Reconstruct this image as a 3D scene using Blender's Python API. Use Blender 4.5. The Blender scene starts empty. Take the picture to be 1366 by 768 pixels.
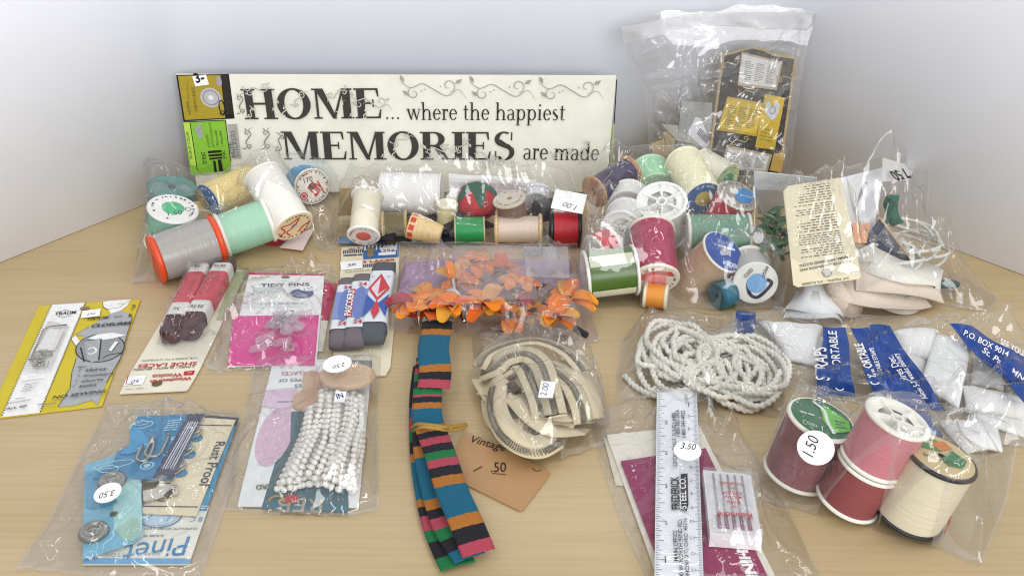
import bpy, bmesh, math, random
import numpy as np
from mathutils import Vector, Matrix, noise
from mathutils.bvhtree import BVHTree
R = math.radians
SC = bpy.context.scene
COL = SC.collection

# ---------------------------------------------------------------- camera, world, lamps, exposure
FPX, PITCH, CAMH = 1350.0, R(30.2), 0.36
cd = bpy.data.cameras.new('camera'); cam = bpy.data.objects.new('camera', cd); COL.objects.link(cam)
cam.location = (0, 0, CAMH); cam.rotation_euler = (math.pi/2 - PITCH, 0, 0)
cd.sensor_width = 36; cd.lens = FPX/1366*36; cd.clip_start = .01; cd.clip_end = 20
SC.camera = cam
wd = bpy.data.worlds.new('World'); SC.world = wd; wd.use_nodes = True
wd.node_tree.nodes['Background'].inputs[0].default_value = (.94, .97, 1, 1)
wd.node_tree.nodes['Background'].inputs[1].default_value = .68
def lamp(name, loc, target, sx, sy, watts, col=(1, 1, 1)):
    l = bpy.data.lights.new(name, 'AREA'); l.shape = 'RECTANGLE'; l.size = sx; l.size_y = sy; l.energy = watts; l.color = col
    o = bpy.data.objects.new(name, l); COL.objects.link(o); o.location = loc
    o.rotation_euler = (Vector(target)-Vector(loc)).to_track_quat('-Z', 'Y').to_euler()
    return o
LC = (1, .99, .97)
for lx, ly, lw in ((.5, -.55, 3.0), (-.5, -.55, 2.2), (.45, .15, 2.6), (-.55, .15, 1.8), (.5, .7, 1.2), (-.4, .7, .9)):
    lamp('ceiling_lamp', (lx, ly, 1.45), (lx*.4, ly*.3+.38, 0), .62, .09, lw, LC)
lamp('front_fill_light', (1.3, -3.4, 1.5), (-.05, .8, .1), 3.2, 1.9, 150, (.985, .99, 1))  # broad soft lamp added behind the camera to brighten the white panels
vs = SC.view_settings; vs.view_transform = 'Standard'; vs.look = 'None'; vs.exposure = -.27; vs.gamma = 1
SC.cycles.transparent_max_bounces = 24; SC.cycles.max_bounces = 8; SC.cycles.use_denoising = True; SC.cycles.filter_width = 1.1
SC.cycles.caustics_reflective = False; SC.cycles.caustics_refractive = False

# ---------------------------------------------------------------- photo pixel -> place
CS, SN = math.cos(PITCH), math.sin(PITCH)
EYE = Vector((0, 0, CAMH))
def ray(px, py):
    dx = (px-683)/FPX; dy = -(py-384)/FPX
    return Vector((dx, dy*SN+CS, dy*CS-SN))
def G(px, py, z=0.0):
    d = ray(px, py); return EYE + d*((z-CAMH)/d.z)
def onplane(px, py, p0, n):
    d = ray(px, py); return EYE + d*((p0-EYE).dot(n)/d.dot(n))
def Zm(ox, oy, s):
    return lambda x, y: (ox+x/s, oy+y/s)

# ---------------------------------------------------------------- materials
def lin(h):
    h = h.lstrip('#'); r = []
    for i in (0, 2, 4):
        c = int(h[i:i+2], 16)/255; r.append(c/12.92 if c <= .04045 else ((c+.055)/1.055)**2.4)
    return (*r, 1)
MC = {}
def base(name):
    m = bpy.data.materials.new(name); m.use_nodes = True; nt = m.node_tree
    return m, nt, nt.nodes['Principled BSDF'], nt.nodes['Material Output']
def var(nt, bs, col, sc, amt, coord='Object', stretch=(1, 1, 1), bump=0, dist=.0005, detail=4):
    N = nt.nodes; L = nt.links
    tc = N.new('ShaderNodeTexCoord'); mp = N.new('ShaderNodeMapping'); mp.inputs['Scale'].default_value = stretch
    L.new(tc.outputs[coord], mp.inputs[0])
    nz = N.new('ShaderNodeTexNoise'); nz.inputs['Scale'].default_value = sc; nz.inputs['Detail'].default_value = detail
    L.new(mp.outputs[0], nz.inputs['Vector'])
    mr = N.new('ShaderNodeMapRange'); mr.inputs[1].default_value = .25; mr.inputs[2].default_value = .75
    mr.inputs[3].default_value = 1-amt; mr.inputs[4].default_value = 1+amt*.6
    L.new(nz.outputs[0], mr.inputs[0])
    mx = N.new('ShaderNodeVectorMath'); mx.operation = 'SCALE'; mx.inputs[0].default_value = col[:3]
    L.new(mr.outputs[0], mx.inputs['Scale']); L.new(mx.outputs[0], bs.inputs['Base Color'])
    if bump:
        b = N.new('ShaderNodeBump'); b.inputs['Strength'].default_value = bump; b.inputs['Distance'].default_value = dist
        L.new(nz.outputs[0], b.inputs['Height']); L.new(b.outputs[0], bs.inputs['Normal'])
def knit(hexc):
    key = ('knit', hexc)
    if key in MC: return MC[key]
    m, nt, bs, out = base('knit_elastic'); bs.inputs['Roughness'].default_value = .85; c = lin(hexc); var(nt, bs, c, 900, .14, bump=.5, dist=.0008, detail=2); MC[key] = m
    return m
def mk(kind, hexc, **k):
    key = (kind, hexc, tuple(sorted(k.items())))
    if key in MC: return MC[key]
    m, nt, bs, out = base(kind+'_'+hexc.strip('#')); c = lin(hexc)
    I = bs.inputs; I['Base Color'].default_value = c
    if kind == 'paper':
        I['Roughness'].default_value = k.get('r', .5); I['Specular IOR Level'].default_value = .35
        var(nt, bs, c, 55, .07, bump=.12, dist=.0006)
    elif kind == 'ink':
        I['Roughness'].default_value = .55; I['Specular IOR Level'].default_value = .3
        var(nt, bs, c, 400, .12)
    elif kind == 'plastic':
        I['Roughness'].default_value = k.get('r', .3)
        var(nt, bs, c, 90, .05, bump=.05)
    elif kind == 'thread':
        I['Roughness'].default_value = k.get('r', .48); I['Sheen Weight'].default_value = .08; I['Sheen Roughness'].default_value = .4
        var(nt, bs, c, 1, .10, stretch=(90, 90, 1500), bump=.3, dist=.0002, detail=4)
    elif kind == 'cloth':
        I['Roughness'].default_value = .85; I['Sheen Weight'].default_value = .04; I['Specular IOR Level'].default_value = .25
        var(nt, bs, c, 1500, .16, bump=.45, dist=.0006)
    elif kind == 'wood':
        I['Roughness'].default_value = .45
        var(nt, bs, c, 1, .22, stretch=(700, 700, 60), bump=.1)
    elif kind == 'metal':
        I['Metallic'].default_value = 1; I['Roughness'].default_value = k.get('r', .3)
        var(nt, bs, c, 300, .2)
    elif kind == 'pearl':
        I['Roughness'].default_value = .3; I['Coat Weight'].default_value = 1; I['Coat Roughness'].default_value = .05; I['Specular IOR Level'].default_value = .6
        I['Sheen Weight'].default_value = .3
    elif kind == 'clear':   # rigid clear plastic
        I['Roughness'].default_value = .08; I['Transmission Weight'].default_value = 1; I['IOR'].default_value = 1.2
        I['Base Color'].default_value = c
    MC[key] = m
    return m
PA = lambda h: mk('paper', h)
INK = lambda h: mk('ink', h)
PL = lambda h, r=.3: mk('plastic', h, r=r)
def film(milk=.014, tint=(.985, .985, .985), rough=.04, base_ref=.085, bump=.15, scale=48):
    key = ('film', milk, tint, rough, base_ref, bump, scale)
    if key in MC: return MC[key]
    m = bpy.data.materials.new('clear_film'); m.use_nodes = True; nt = m.node_tree; N = nt.nodes; L = nt.links
    N.remove(N['Principled BSDF']); out = N['Material Output']
    tr = N.new('ShaderNodeBsdfTransparent'); tr.inputs[0].default_value = (*tint, 1)
    gl = N.new('ShaderNodeBsdfGlossy'); gl.inputs['Roughness'].default_value = rough
    g2 = N.new('ShaderNodeBsdfGlossy'); g2.inputs['Roughness'].default_value = max(.3, rough); gm = N.new('ShaderNodeMixShader'); gm.inputs[0].default_value = .25; L.new(gl.outputs[0], gm.inputs[1]); L.new(g2.outputs[0], gm.inputs[2])
    df = N.new('ShaderNodeBsdfDiffuse'); df.inputs[0].default_value = (.9, .9, .9, 1)
    tl = N.new('ShaderNodeBsdfTranslucent'); tl.inputs[0].default_value = (.9, .9, .9, 1)
    m0 = N.new('ShaderNodeMixShader'); m0.inputs[0].default_value = .5; L.new(df.outputs[0], m0.inputs[1]); L.new(tl.outputs[0], m0.inputs[2])
    lw = N.new('ShaderNodeLayerWeight'); lw.inputs[0].default_value = .5
    pw = N.new('ShaderNodeMath'); pw.operation = 'POWER'; pw.inputs[1].default_value = 4; L.new(lw.outputs['Facing'], pw.inputs[0])
    ma = N.new('ShaderNodeMath'); ma.operation = 'MULTIPLY_ADD'; ma.inputs[1].default_value = .5; ma.inputs[2].default_value = base_ref
    L.new(pw.outputs[0], ma.inputs[0])
    m1 = N.new('ShaderNodeMixShader'); L.new(ma.outputs[0], m1.inputs[0]); L.new(tr.outputs[0], m1.inputs[1]); L.new(gm.outputs[0], m1.inputs[2])
    m2 = N.new('ShaderNodeMixShader'); m2.inputs[0].default_value = milk; L.new(m1.outputs[0], m2.inputs[1]); L.new(m0.outputs[0], m2.inputs[2])
    L.new(m2.outputs[0], out.inputs[0])
    tc = N.new('ShaderNodeTexCoord'); nz = N.new('ShaderNodeTexNoise'); nz.inputs['Scale'].default_value = scale; nz.inputs['Detail'].default_value = 2
    nz.inputs['Distortion'].default_value = .8
    L.new(tc.outputs['Object'], nz.inputs['Vector'])
    b = N.new('ShaderNodeBump'); b.inputs['Strength'].default_value = bump; b.inputs['Distance'].default_value = .004
    L.new(nz.outputs[0], b.inputs['Height']); L.new(b.outputs[0], gl.inputs['Normal'])
    MC[key] = m
    return m

# ---------------------------------------------------------------- objects
def tag(o, label, cat, group=None, kind=None):
    if label: o['label'] = label
    if cat: o['category'] = cat
    if group: o['group'] = group
    if kind: o['kind'] = kind
    return o
def thing(name, label, cat, loc=(0, 0, 0), group=None):
    o = bpy.data.objects.new(name, None); o.empty_display_size = .01; COL.objects.link(o); o.location = loc
    return tag(o, label, cat, group)
def mesh(name, v, f, m, parent=None, smooth=False, label=None):
    me = bpy.data.meshes.new(name)
    if parent is not None and parent.rotation_euler.to_matrix() == Matrix.Identity(3):
        l = parent['_o'] if '_o' in parent else parent.location
        v = [(p[0]-l[0], p[1]-l[1], p[2]-l[2]) for p in v]
    me.from_pydata([tuple(p) for p in v], [], f)
    for x in (m if isinstance(m, (list, tuple)) else [m]): me.materials.append(x)
    if smooth: me.polygons.foreach_set('use_smooth', [True]*len(me.polygons))
    me.update()
    o = bpy.data.objects.new(name, me); COL.objects.link(o)
    if parent is not None:
        o.parent = parent
        if parent.rotation_euler.to_matrix() != Matrix.Identity(3): o.matrix_parent_inverse = parent.matrix_basis.inverted()
    if label: o['label'] = label
    return o
def setm(o, M):
    o.matrix_world = M
def lathe(prof, seg=40):
    """closed of revolution about z: prof list of (r,z)"""
    v, f = [], []
    for r, z in prof:
        for i in range(seg):
            a = 2*math.pi*i/seg; v.append((r*math.cos(a), r*math.sin(a), z))
    for j in range(len(prof)-1):
        for i in range(seg):
            k = (i+1) % seg; f.append((j*seg+i, j*seg+k, (j+1)*seg+k, (j+1)*seg+i))
    return v, f
def tube(path, rad, seg=8, lobes=0, twist=0, amp=.25, cap=True):
    P = [Vector(p) for p in path]; v, f = [], []; n = len(P)
    up = Vector((0, 0, 1)); s = 0; last = None
    for i, p in enumerate(P):
        t = (P[min(i+1, n-1)]-P[max(i-1, 0)]).normalized()
        if last is None:
            a = t.cross(up)
            if a.length < .1: a = t.cross(Vector((1, 0, 0)))
            a.normalize()
        else:
            a = (last - t*last.dot(t)).normalized()
        last = a; b = t.cross(a)
        if i: s += (p-P[i-1]).length
        r = rad(i/(n-1)) if callable(rad) else rad
        for k in range(seg):
            th = 2*math.pi*k/seg
            rr = r*(1+amp*math.cos(lobes*(th-twist*s))) if lobes else r
            v.append(p+a*(rr*math.cos(th))+b*(rr*math.sin(th)))
    for i in range(n-1):
        for k in range(seg):
            q = (k+1) % seg; f.append((i*seg+k, i*seg+q, (i+1)*seg+q, (i+1)*seg+k))
    if cap: f.append(tuple(range(seg-1, -1, -1))); f.append(tuple((n-1)*seg+k for k in range(seg)))
    return v, f
def smoothpath(pts, n=60, closed=False):
    P = [Vector(p) for p in pts]; out = []
    m = len(P)
    segs = m if closed else m-1
    for i in range(segs):
        if closed: p0, p1, p2, p3 = P[(i-1) % m], P[i], P[(i+1) % m], P[(i+2) % m]
        else: p0, p1, p2, p3 = P[max(i-1, 0)], P[i], P[i+1], P[min(i+2, m-1)]
        k = max(2, n//segs)
        for j in range(k):
            t = j/k
            out.append(.5*((2*p1)+(p2-p0)*t+(2*p0-5*p1+4*p2-p3)*t*t+(3*p1-p0-3*p2+p3)*t**3))
    out.append(P[0] if closed else P[-1])
    return out
def strip(path, wid, tilt=0, thick=.0006, side=None):
    """flat band swept on a path; tilt (radians or callable t->rad) turns its width out of the table plane"""
    P = [Vector(p) for p in path]; n = len(P); v, f = [], []
    for i, p in enumerate(P):
        t = (P[min(i+1, n-1)]-P[max(i-1, 0)]).normalized()
        a = side if side is not None else t.cross(Vector((0, 0, 1)))
        if a.length < 1e-3: a = Vector((1, 0, 0))
        a = (a-t*a.dot(t)).normalized(); b = a.cross(t)
        tl = tilt(i/(n-1)) if callable(tilt) else tilt
        w = wid(i/(n-1)) if callable(wid) else wid
        d = a*math.cos(tl)+b*math.sin(tl); nn = t.cross(d).normalized()*thick/2
        for q in (p-d*w/2-nn, p+d*w/2-nn, p+d*w/2+nn, p-d*w/2+nn): v.append(q)
    for i in range(n-1):
        for k in range(4):
            q = (k+1) % 4; f.append((i*4+k, i*4+q, i*4+4+q, i*4+4+k))
    f.append((3, 2, 1, 0)); e = (n-1)*4; f.append((e, e+1, e+2, e+3))
    return v, f
def boxv(c, ex, ey, ez):
    c = Vector(c); v = [c+ex*a+ey*b+ez*d for d in (-1, 1) for b in (-1, 1) for a in (-1, 1)]
    return v, [(0, 2, 3, 1), (4, 5, 7, 6), (0, 1, 5, 4), (2, 6, 7, 3), (0, 4, 6, 2), (1, 3, 7, 5)]
def join(parts):
    v, f = [], []
    for a, b in parts:
        o = len(v); v += list(a); f += [tuple(i+o for i in q) for q in b]
    return v, f
def ico(c, r, sub=2, sq=(1, 1, 1)):
    bm = bmesh.new(); bmesh.ops.create_icosphere(bm, subdivisions=sub, radius=1)
    v = [(c[0]+x.co.x*r*sq[0], c[1]+x.co.y*r*sq[1], c[2]+x.co.z*r*sq[2]) for x in bm.verts]
    f = [tuple(q.index for q in p.verts) for p in bm.faces]; bm.free()
    return v, f

TEXTQ = []
class Sheet:
    """a flat (or curled) piece; corners as seen: top-left, top-right, bottom-right, bottom-left"""
    def __init__(s, root, TL, TR, BR, BL, curl=None):
        s.root = root; s.c = [Vector(p) for p in (TL, TR, BR, BL)]; s.curl = curl
        TL, TR, BR, BL = s.c
        s.W = ((TR-TL).length+(BR-BL).length)/2; s.H = ((BL-TL).length+(BR-TR).length)/2
        n = (TR-BL).cross(TL-BR); n.normalize()
        if n.dot(EYE-TL) < 0: n = -n
        s.n = n; s.k = 0
    def P(s, u, v, h=0):
        TL, TR, BR, BL = s.c
        p = TL*(1-u)*(1-v)+TR*u*(1-v)+BR*u*v+BL*(1-u)*v
        return p+s.n*(h+(s.curl(u, v) if s.curl else 0))
    def uv(s, px, py):
        d = ray(px, py); u = v = .5
        for _ in range(14):
            e = 1e-3; p = s.P(u, v); pu = (s.P(u+e, v)-p)/e; pv = (s.P(u, v+e)-p)/e
            # solve EYE + d*t = p + pu*a + pv*b
            A = Matrix((pu, pv, -d)).transposed(); b = EYE-p
            try: x = A.inverted() @ b
            except ValueError: break
            u += x[0]; v += x[1]
        return u, v
    def h(s):
        s.k += 1; return .00022+.00003*s.k
    def loc(s, p):      # pixel -> metric local (x right, y up)
        u, v = s.uv(*p); return Vector((u*s.W, -v*s.H))
    def M(s, q, h): return s.P(q[0]/s.W, -q[1]/s.H, h)
    def slab(s, m, t=.0005, name='backing_card', nu=10, nv=14, r=0, label=None, smooth=False):
        v, f = [], []
        for lay in (0, -t):
            for j in range(nv+1):
                for i in range(nu+1): v.append(s.P(i/nu, j/nv, lay))
        k = (nu+1)*(nv+1); id = lambda i, j: j*(nu+1)+i
        for j in range(nv):
            for i in range(nu):
                f.append((id(i, j+1), id(i+1, j+1), id(i+1, j), id(i, j)))
                f.append((k+id(i, j), k+id(i+1, j), k+id(i+1, j+1), k+id(i, j+1)))
        rim = [id(i, 0) for i in range(nu)]+[id(nu, j) for j in range(nv)]+[id(i, nv) for i in range(nu, 0, -1)]+[id(0, j) for j in range(nv, 0, -1)]
        for a, b in zip(rim, rim[1:]+rim[:1]): f.append((a, b, k+b, k+a))
        return mesh(name, v, f, m, s.root, smooth, label=label)
    def cut(s, pts, m, t=.0005, name='backing_card', px=True, h=0, label=None):
        """a card with an outline of its own (pixels), with thickness"""
        q = [s.loc(p) for p in pts] if px else [Vector(p) for p in pts]
        n = len(q); v = [s.M(p, h) for p in q]+[s.M(p, h-t) for p in q]
        f = [tuple(range(n)), tuple(range(2*n-1, n-1, -1))]+[(i, (i+1) % n, n+(i+1) % n, n+i) for i in range(n)]
        return mesh(name, v, f, m, s.root, label=label)
    def rect(s, u0, v0, u1, v1, m, name='printed_panel', h=None):
        h = h or s.h(); nu = max(1, int(abs(u1-u0)*12+.99)); nv = max(1, int(abs(v1-v0)*16+.99)); v, f = [], []
        for j in range(nv+1):
            for i in range(nu+1): v.append(s.P(u0+(u1-u0)*i/nu, v0+(v1-v0)*j/nv, h))
        for j in range(nv):
            for i in range(nu): f.append((j*(nu+1)+i, (j+1)*(nu+1)+i, (j+1)*(nu+1)+i+1, j*(nu+1)+i+1))
        return mesh(name, v, f, m, s.root)
    def poly(s, pts, m, name='printed_shape', h=None, px=True):
        h = h or s.h(); q = [s.loc(p) for p in pts] if px else pts
        return mesh(name, [s.M(p, h) for p in q], [tuple(range(len(q)))], m, s.root)
    def ell(s, c, rx, ry, m, name='printed_oval', h=None, rot=0, ring=0, n=32):
        """centre in pixels, radii in mm"""
        h = h or s.h(); c = s.loc(c); rx /= 1000; ry /= 1000; v = []; ring /= 1000
        cr, sr = math.cos(rot), math.sin(rot)
        def E(a, b): return [s.M(c+Vector((a*math.cos(t)*cr-b*math.sin(t)*sr, a*math.cos(t)*sr+b*math.sin(t)*cr)), h) for t in [2*math.pi*i/n for i in range(n)]]
        if ring:
            v = E(rx, ry)+E(rx-ring, ry-ring); f = [(i, (i+1) % n, n+(i+1) % n, n+i) for i in range(n)]
        else: v = E(rx, ry); f = [tuple(range(n))]
        return mesh(name, v, f, m, s.root)
    def sticker(s, c, rx, ry, name='price_sticker', m=None, rot=0, square=False):
        h = s.h()+.0002; c = s.loc(c); rx /= 1000; ry /= 1000; n = 4 if square else 32; v = []
        for lay in (h, h-.0003):
            for i in range(n):
                if square: a, b = ((-rx, ry), (rx, ry), (rx, -ry), (-rx, -ry))[i]
                else: a, b = rx*math.cos(2*math.pi*i/n), ry*math.sin(2*math.pi*i/n)
                v.append(s.M(c+Vector((a*math.cos(rot)-b*math.sin(rot), a*math.sin(rot)+b*math.cos(rot))), lay))
        s.k += 7
        return mesh(name, v, [tuple(range(n))]+[(i, (i+1) % n, n+(i+1) % n, n+i) for i in range(n)], m or PA('#f4f4f2'), s.root)
    def line(s, pts, w, m, name='printed_line', h=None, px=True, taper=False, smooth=0):
        """w in mm"""
        h = h or s.h(); q = [s.loc(p) for p in pts] if px else [Vector(p) for p in pts]
        if smooth: q = [p.to_2d() for p in smoothpath([p.to_3d() for p in q], smooth)]
        n = len(q); v = []
        for i, p in enumerate(q):
            t = (q[min(i+1, n-1)]-q[max(i-1, 0)]);
            if t.length < 1e-9: t = Vector((1, 0))
            t.normalize(); k = Vector((-t.y, t.x))*w/2000
            if taper: k *= .25+1.1*math.sin(math.pi*min(1, .12+.88*i/(n-1)))
            v += [s.M(p-k, h), s.M(p+k, h)]
        return mesh(name, v, [(2*i, 2*i+2, 2*i+3, 2*i+1) for i in range(n-1)], m, s.root)
    def marks(s, segs, w, m, name='printed_marks', h=None, px=True):
        """many short strokes (rules, ticks, hatching) as one print; segs of pixel pairs"""
        h = h or s.h(); v, f = [], []
        for a, b in segs:
            a, b = (s.loc(a), s.loc(b)) if px else (Vector(a), Vector(b))
            t = (b-a).normalized(); k = Vector((-t.y, t.x))*w/2000; o = len(v)
            v += [s.M(a-k, h), s.M(b-k, h), s.M(b+k, h), s.M(a+k, h)]; f.append((o, o+1, o+2, o+3))
        return mesh(name, v, f, m, s.root)
    def fine(s, TL, TR, BR, BL, rows, m, seed=1, fill=.5, name='fine_print', gap=.25):
        """lines of print too small to read: rows of short broken strokes inside a pixel quad"""
        rnd = random.Random(seed); q = [s.loc(p) for p in (TL, TR, BR, BL)]; h = s.h(); v, f = [], []
        W = ((q[1]-q[0]).length+(q[2]-q[3]).length)/2; ch = ((q[3]-q[0]).length)/rows
        B = lambda a, b: q[0]*(1-a)*(1-b)+q[1]*a*(1-b)+q[2]*a*b+q[3]*(1-a)*b
        for r in range(rows):
            x = 0; end = 1 if rnd.random() < .8 else rnd.uniform(.5, .95)
            while x < end:
                w = ch*rnd.uniform(.5, 2.4)/W; w = min(w, end-x)
                b0 = (r+.5-fill/2)/rows; b1 = (r+.5+fill/2)/rows; o = len(v)
                v += [s.M(B(x, b0), h), s.M(B(x+w, b0), h), s.M(B(x+w, b1), h), s.M(B(x, b1), h)]; f.append((o, o+1, o+2, o+3))
                x += w+ch*gap*rnd.uniform(.6, 1.6)/W
        return mesh(name, v, f, m, s.root)
    def text(s, body, p0, p1, m, sy=1.0, shear=0, bold=0, name='lettering', mirror=False, flip=False):
        TEXTQ.append((s, body, s.loc(p0), s.loc(p1), m, sy, shear, bold, name, mirror, flip, s.h()))
    def glyphs(s, prims, m, name='lettering'):
        """prims: list of 2d polygons in local metres, laid each a hair above the last"""
        h = s.h(); v, f = [], []
        for i, pg in enumerate(prims):
            o = len(v); v += [s.M(p, h+.000002*(i % 12)) for p in pg]; f.append(tuple(range(o, len(v))))
        return mesh(name, v, f, m, s.root)
def flush_text():
    cs = []
    for q in TEXTQ:
        c = bpy.data.curves.new('t', 'FONT'); c.body = q[1]; c.size = 1; c.shear = q[6]; c.offset = q[7]; c.resolution_u = 3
        o = bpy.data.objects.new('t', c); COL.objects.link(o); cs.append(o)
    dg = bpy.context.evaluated_depsgraph_get()
    for o, q in zip(cs, TEXTQ):
        s, body, a, b, m, sy, shear, bold, name, mirror, flip, h = q
        me = bpy.data.meshes.new_from_object(o.evaluated_get(dg))
        X = [p.co.x for p in me.vertices]
        if not X: continue
        x0, x1 = min(X), max(X); t = b-a; k = t.length/(x1-x0); e = t.normalized(); up = Vector((-e.y, e.x))
        if mirror: up = -up
        l = s.root['_o'] if '_o' in s.root else s.root.location
        for p in me.vertices:
            w = s.M(a+e*((p.co.x-x0)*k)+up*(p.co.y*k*sy), h); p.co = w-Vector(l)
        me.materials.clear(); me.materials.append(m); me.update()
        ob = bpy.data.objects.new(name, me); COL.objects.link(ob); ob.parent = s.root
        if s.root.rotation_euler.to_matrix() != Matrix.Identity(3):
            ob.matrix_parent_inverse = s.root.matrix_basis.inverted(); 
            for p in me.vertices: p.co += Vector(l)
    for o in cs:
        c = o.data; bpy.data.objects.remove(o); bpy.data.curves.remove(c)
    TEXTQ.clear()

# ---------------------------------------------------------------- spools
def frame(A, B):
    z = (B-A).normalized(); x = Vector((0, 0, 1)).cross(z)
    if x.length < 1e-3: x = Vector((1, 0, 0))
    x.normalize(); y = z.cross(x)
    M = Matrix((x, y, z)).transposed().to_4x4(); M.translation = A
    return M
def spool(label, A, B, rad, col, fl='#efece2', endA=None, endB=None, rt=.86, ft=.0022, group=None, wood=False, barrel=.02, name='thread_spool', hole=.16, band=None, rough=.48):
    """A = the end that shows; ends: ('label',hex,dot hex) ('spokes',n) None"""
    A = Vector(A); B = Vector(B); L = (B-A).length; M = frame(A, B)
    root = bpy.data.objects.new(name, None); root.empty_display_size = .01; COL.objects.link(root); root.matrix_world = M
    root.rotation_mode = 'XYZ'; root.matrix_basis = M
    tag(root, label, 'thread spool', group)
    def part(nm, v, f, m, smooth=True):
        me = bpy.data.meshes.new(nm); me.from_pydata([tuple(p) for p in v], [], f); me.materials.append(m)
        if smooth:
            me.polygons.foreach_set('use_smooth', [True]*len(me.polygons))
            me.set_sharp_from_angle(angle=R(35))
        me.update()
        o = bpy.data.objects.new(nm, me); COL.objects.link(o); o.parent = root; return o
    fm = mk('wood', fl) if wood else PL(fl, .38)
    rnd = random.Random(label); n = 70; prof = []; T = rad*rt
    for i in range(n+1):
        t = i/n; z = ft+(L-2*ft)*t
        prof.append((T*(1-barrel*abs(2*t-1)**3)+rnd.uniform(-1, 1)*T*.0035, z))
    part('thread', *lathe(prof, 40), mk('thread', col, r=rough))
    b = ft*.3; rh = rad*hole
    for sgn, zf, e in ((1, 0, endA), (-1, L, endB)):
        if e and e[0] == 'spokes':
            ri, wl = rad*.86, rad*.3; dp = min(.006, L*.3)
            pr = [(ri, dp), (ri, 0+b*.5), (ri+b*.5, 0), (rad-b, 0), (rad, b), (rad, ft-b), (rad-b, ft), (T*.6, ft)]
        elif wood:
            pr = [(rh, ft), (rh, .0002), (rh+.0003, 0), (rad-b, 0), (rad, b), (rad, ft-b), (rad-b*2, ft+.0002), (T*.8, ft+.0012)]
        else:
            pr = [(rh, ft), (rh, .0003), (rad*.8, .0003), (rad*.83, 0), (rad-b, 0), (rad, b), (rad, ft-b), (rad-b, ft), (T*.6, ft)]
        v, f = lathe([(r, zf+sgn*z) for r, z in pr], 40); 
        if sgn < 0: f = [q[::-1] for q in f]
        fo = part('flange', v, f, fm)
        def sub(nm, v, f, m, smooth=True):
            o = part(nm, v, f, m, smooth); o.parent = fo; return o
        if e and e[0] == 'spokes':
            v, f = lathe([(0, zf+sgn*dp), (ri, zf+sgn*dp)], 40); sub('recess', v, f, fm)
            v, f = lathe([(rad*.13, zf+sgn*dp), (rad*.13, zf+sgn*.0004), (rad*.22, zf+sgn*.0004), (rad*.22, zf+sgn*dp)], 24); sub('hub', v, f, fm)
            for k in range(e[1]):
                a = 2*math.pi*k/e[1]+.3; d = Vector((math.cos(a), math.sin(a), 0)); q = Vector((-d.y, d.x, 0))
                v, f = boxv(d*rad*.53+Vector((0, 0, zf+sgn*(dp*.5+.0004))), d*rad*.33, q*rad*(.04 if e[1] > 4 else .12), Vector((0, 0, dp*.5))); sub('spoke', v, f, fm, False)
        elif e and e[0] == 'label':
            r1 = rad*(e[3] if len(e) > 3 else .8)
            v, f = lathe([(rh*1.05, zf-sgn*.0002), (r1, zf-sgn*.0002), (r1, zf+sgn*.0006)], 40); lo = part('end_label', v, f, PA(e[1]))
            if e[2]:
                v, f = lathe([(0, zf-sgn*.0006), (rad*.4, zf-sgn*.0006), (rad*.44, zf-sgn*.0003)], 32); part('centre_dot', v, f, PL(e[2], .35))
            if len(e) <= 4:
                rr = random.Random(label+'x'); v, f = [], []; a = rr.random()
                while a < 6.0:   # ring of print too small to read
                    w = rr.uniform(.04, .14)
                    for s0 in (0,):
                        o = len(v); v += [(r_*math.cos(t_), r_*math.sin(t_), zf-sgn*.0004) for r_, t_ in ((r1*.78, a), (r1*.87, a), (r1*.87, a+w), (r1*.78, a+w))]; f.append((o, o+1, o+2, o+3))
                    a += w+rr.uniform(.04, .3)*(4 if rr.random() < .12 else 1)
                part('ring_print', v, f, INK('#3a3a46' if lin(e[1])[0] > .3 else '#d9dde6'), False)
    if band:
        for (t0, t1, hexc) in band:   # paper bands: (from,to along length)
            v, f = lathe([(T*1.012, L*t0), (T*1.02, L*t0), (T*1.02, L*t1), (T*1.012, L*t1)], 40); part('paper_band', v, f, PA(hexc))
    # plane of the showing end, for stickers and lettering
    z = (B-A).normalized(); cr = Vector((1, 0, 0)); ex = (cr-z*cr.dot(z)).normalized(); ey = z.cross(ex)
    if ey.z < 0: ey = -ey
    c = A-z*.0004
    sh = Sheet(root, c-ex*rad+ey*rad, c+ex*rad+ey*rad, c+ex*rad-ey*rad, c-ex*rad-ey*rad)
    root_print = sh
    return root, sh

def ends(px, zA, dirpx, ratio, L):
    """two end centres of a spool: showing end at a pixel and height, the way it runs off in the picture, how round its end looks, its length"""
    A = G(*px, zA); w = (A-EYE).normalized(); n = math.hypot(*dirpx)
    e = ray(px[0]+dirpx[0]/n*4, px[1]+dirpx[1]/n*4)-ray(*px); e = (e-w*e.dot(w)).normalized()
    return A, A+(w*ratio+e*math.sqrt(1-ratio*ratio))*L
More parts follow.
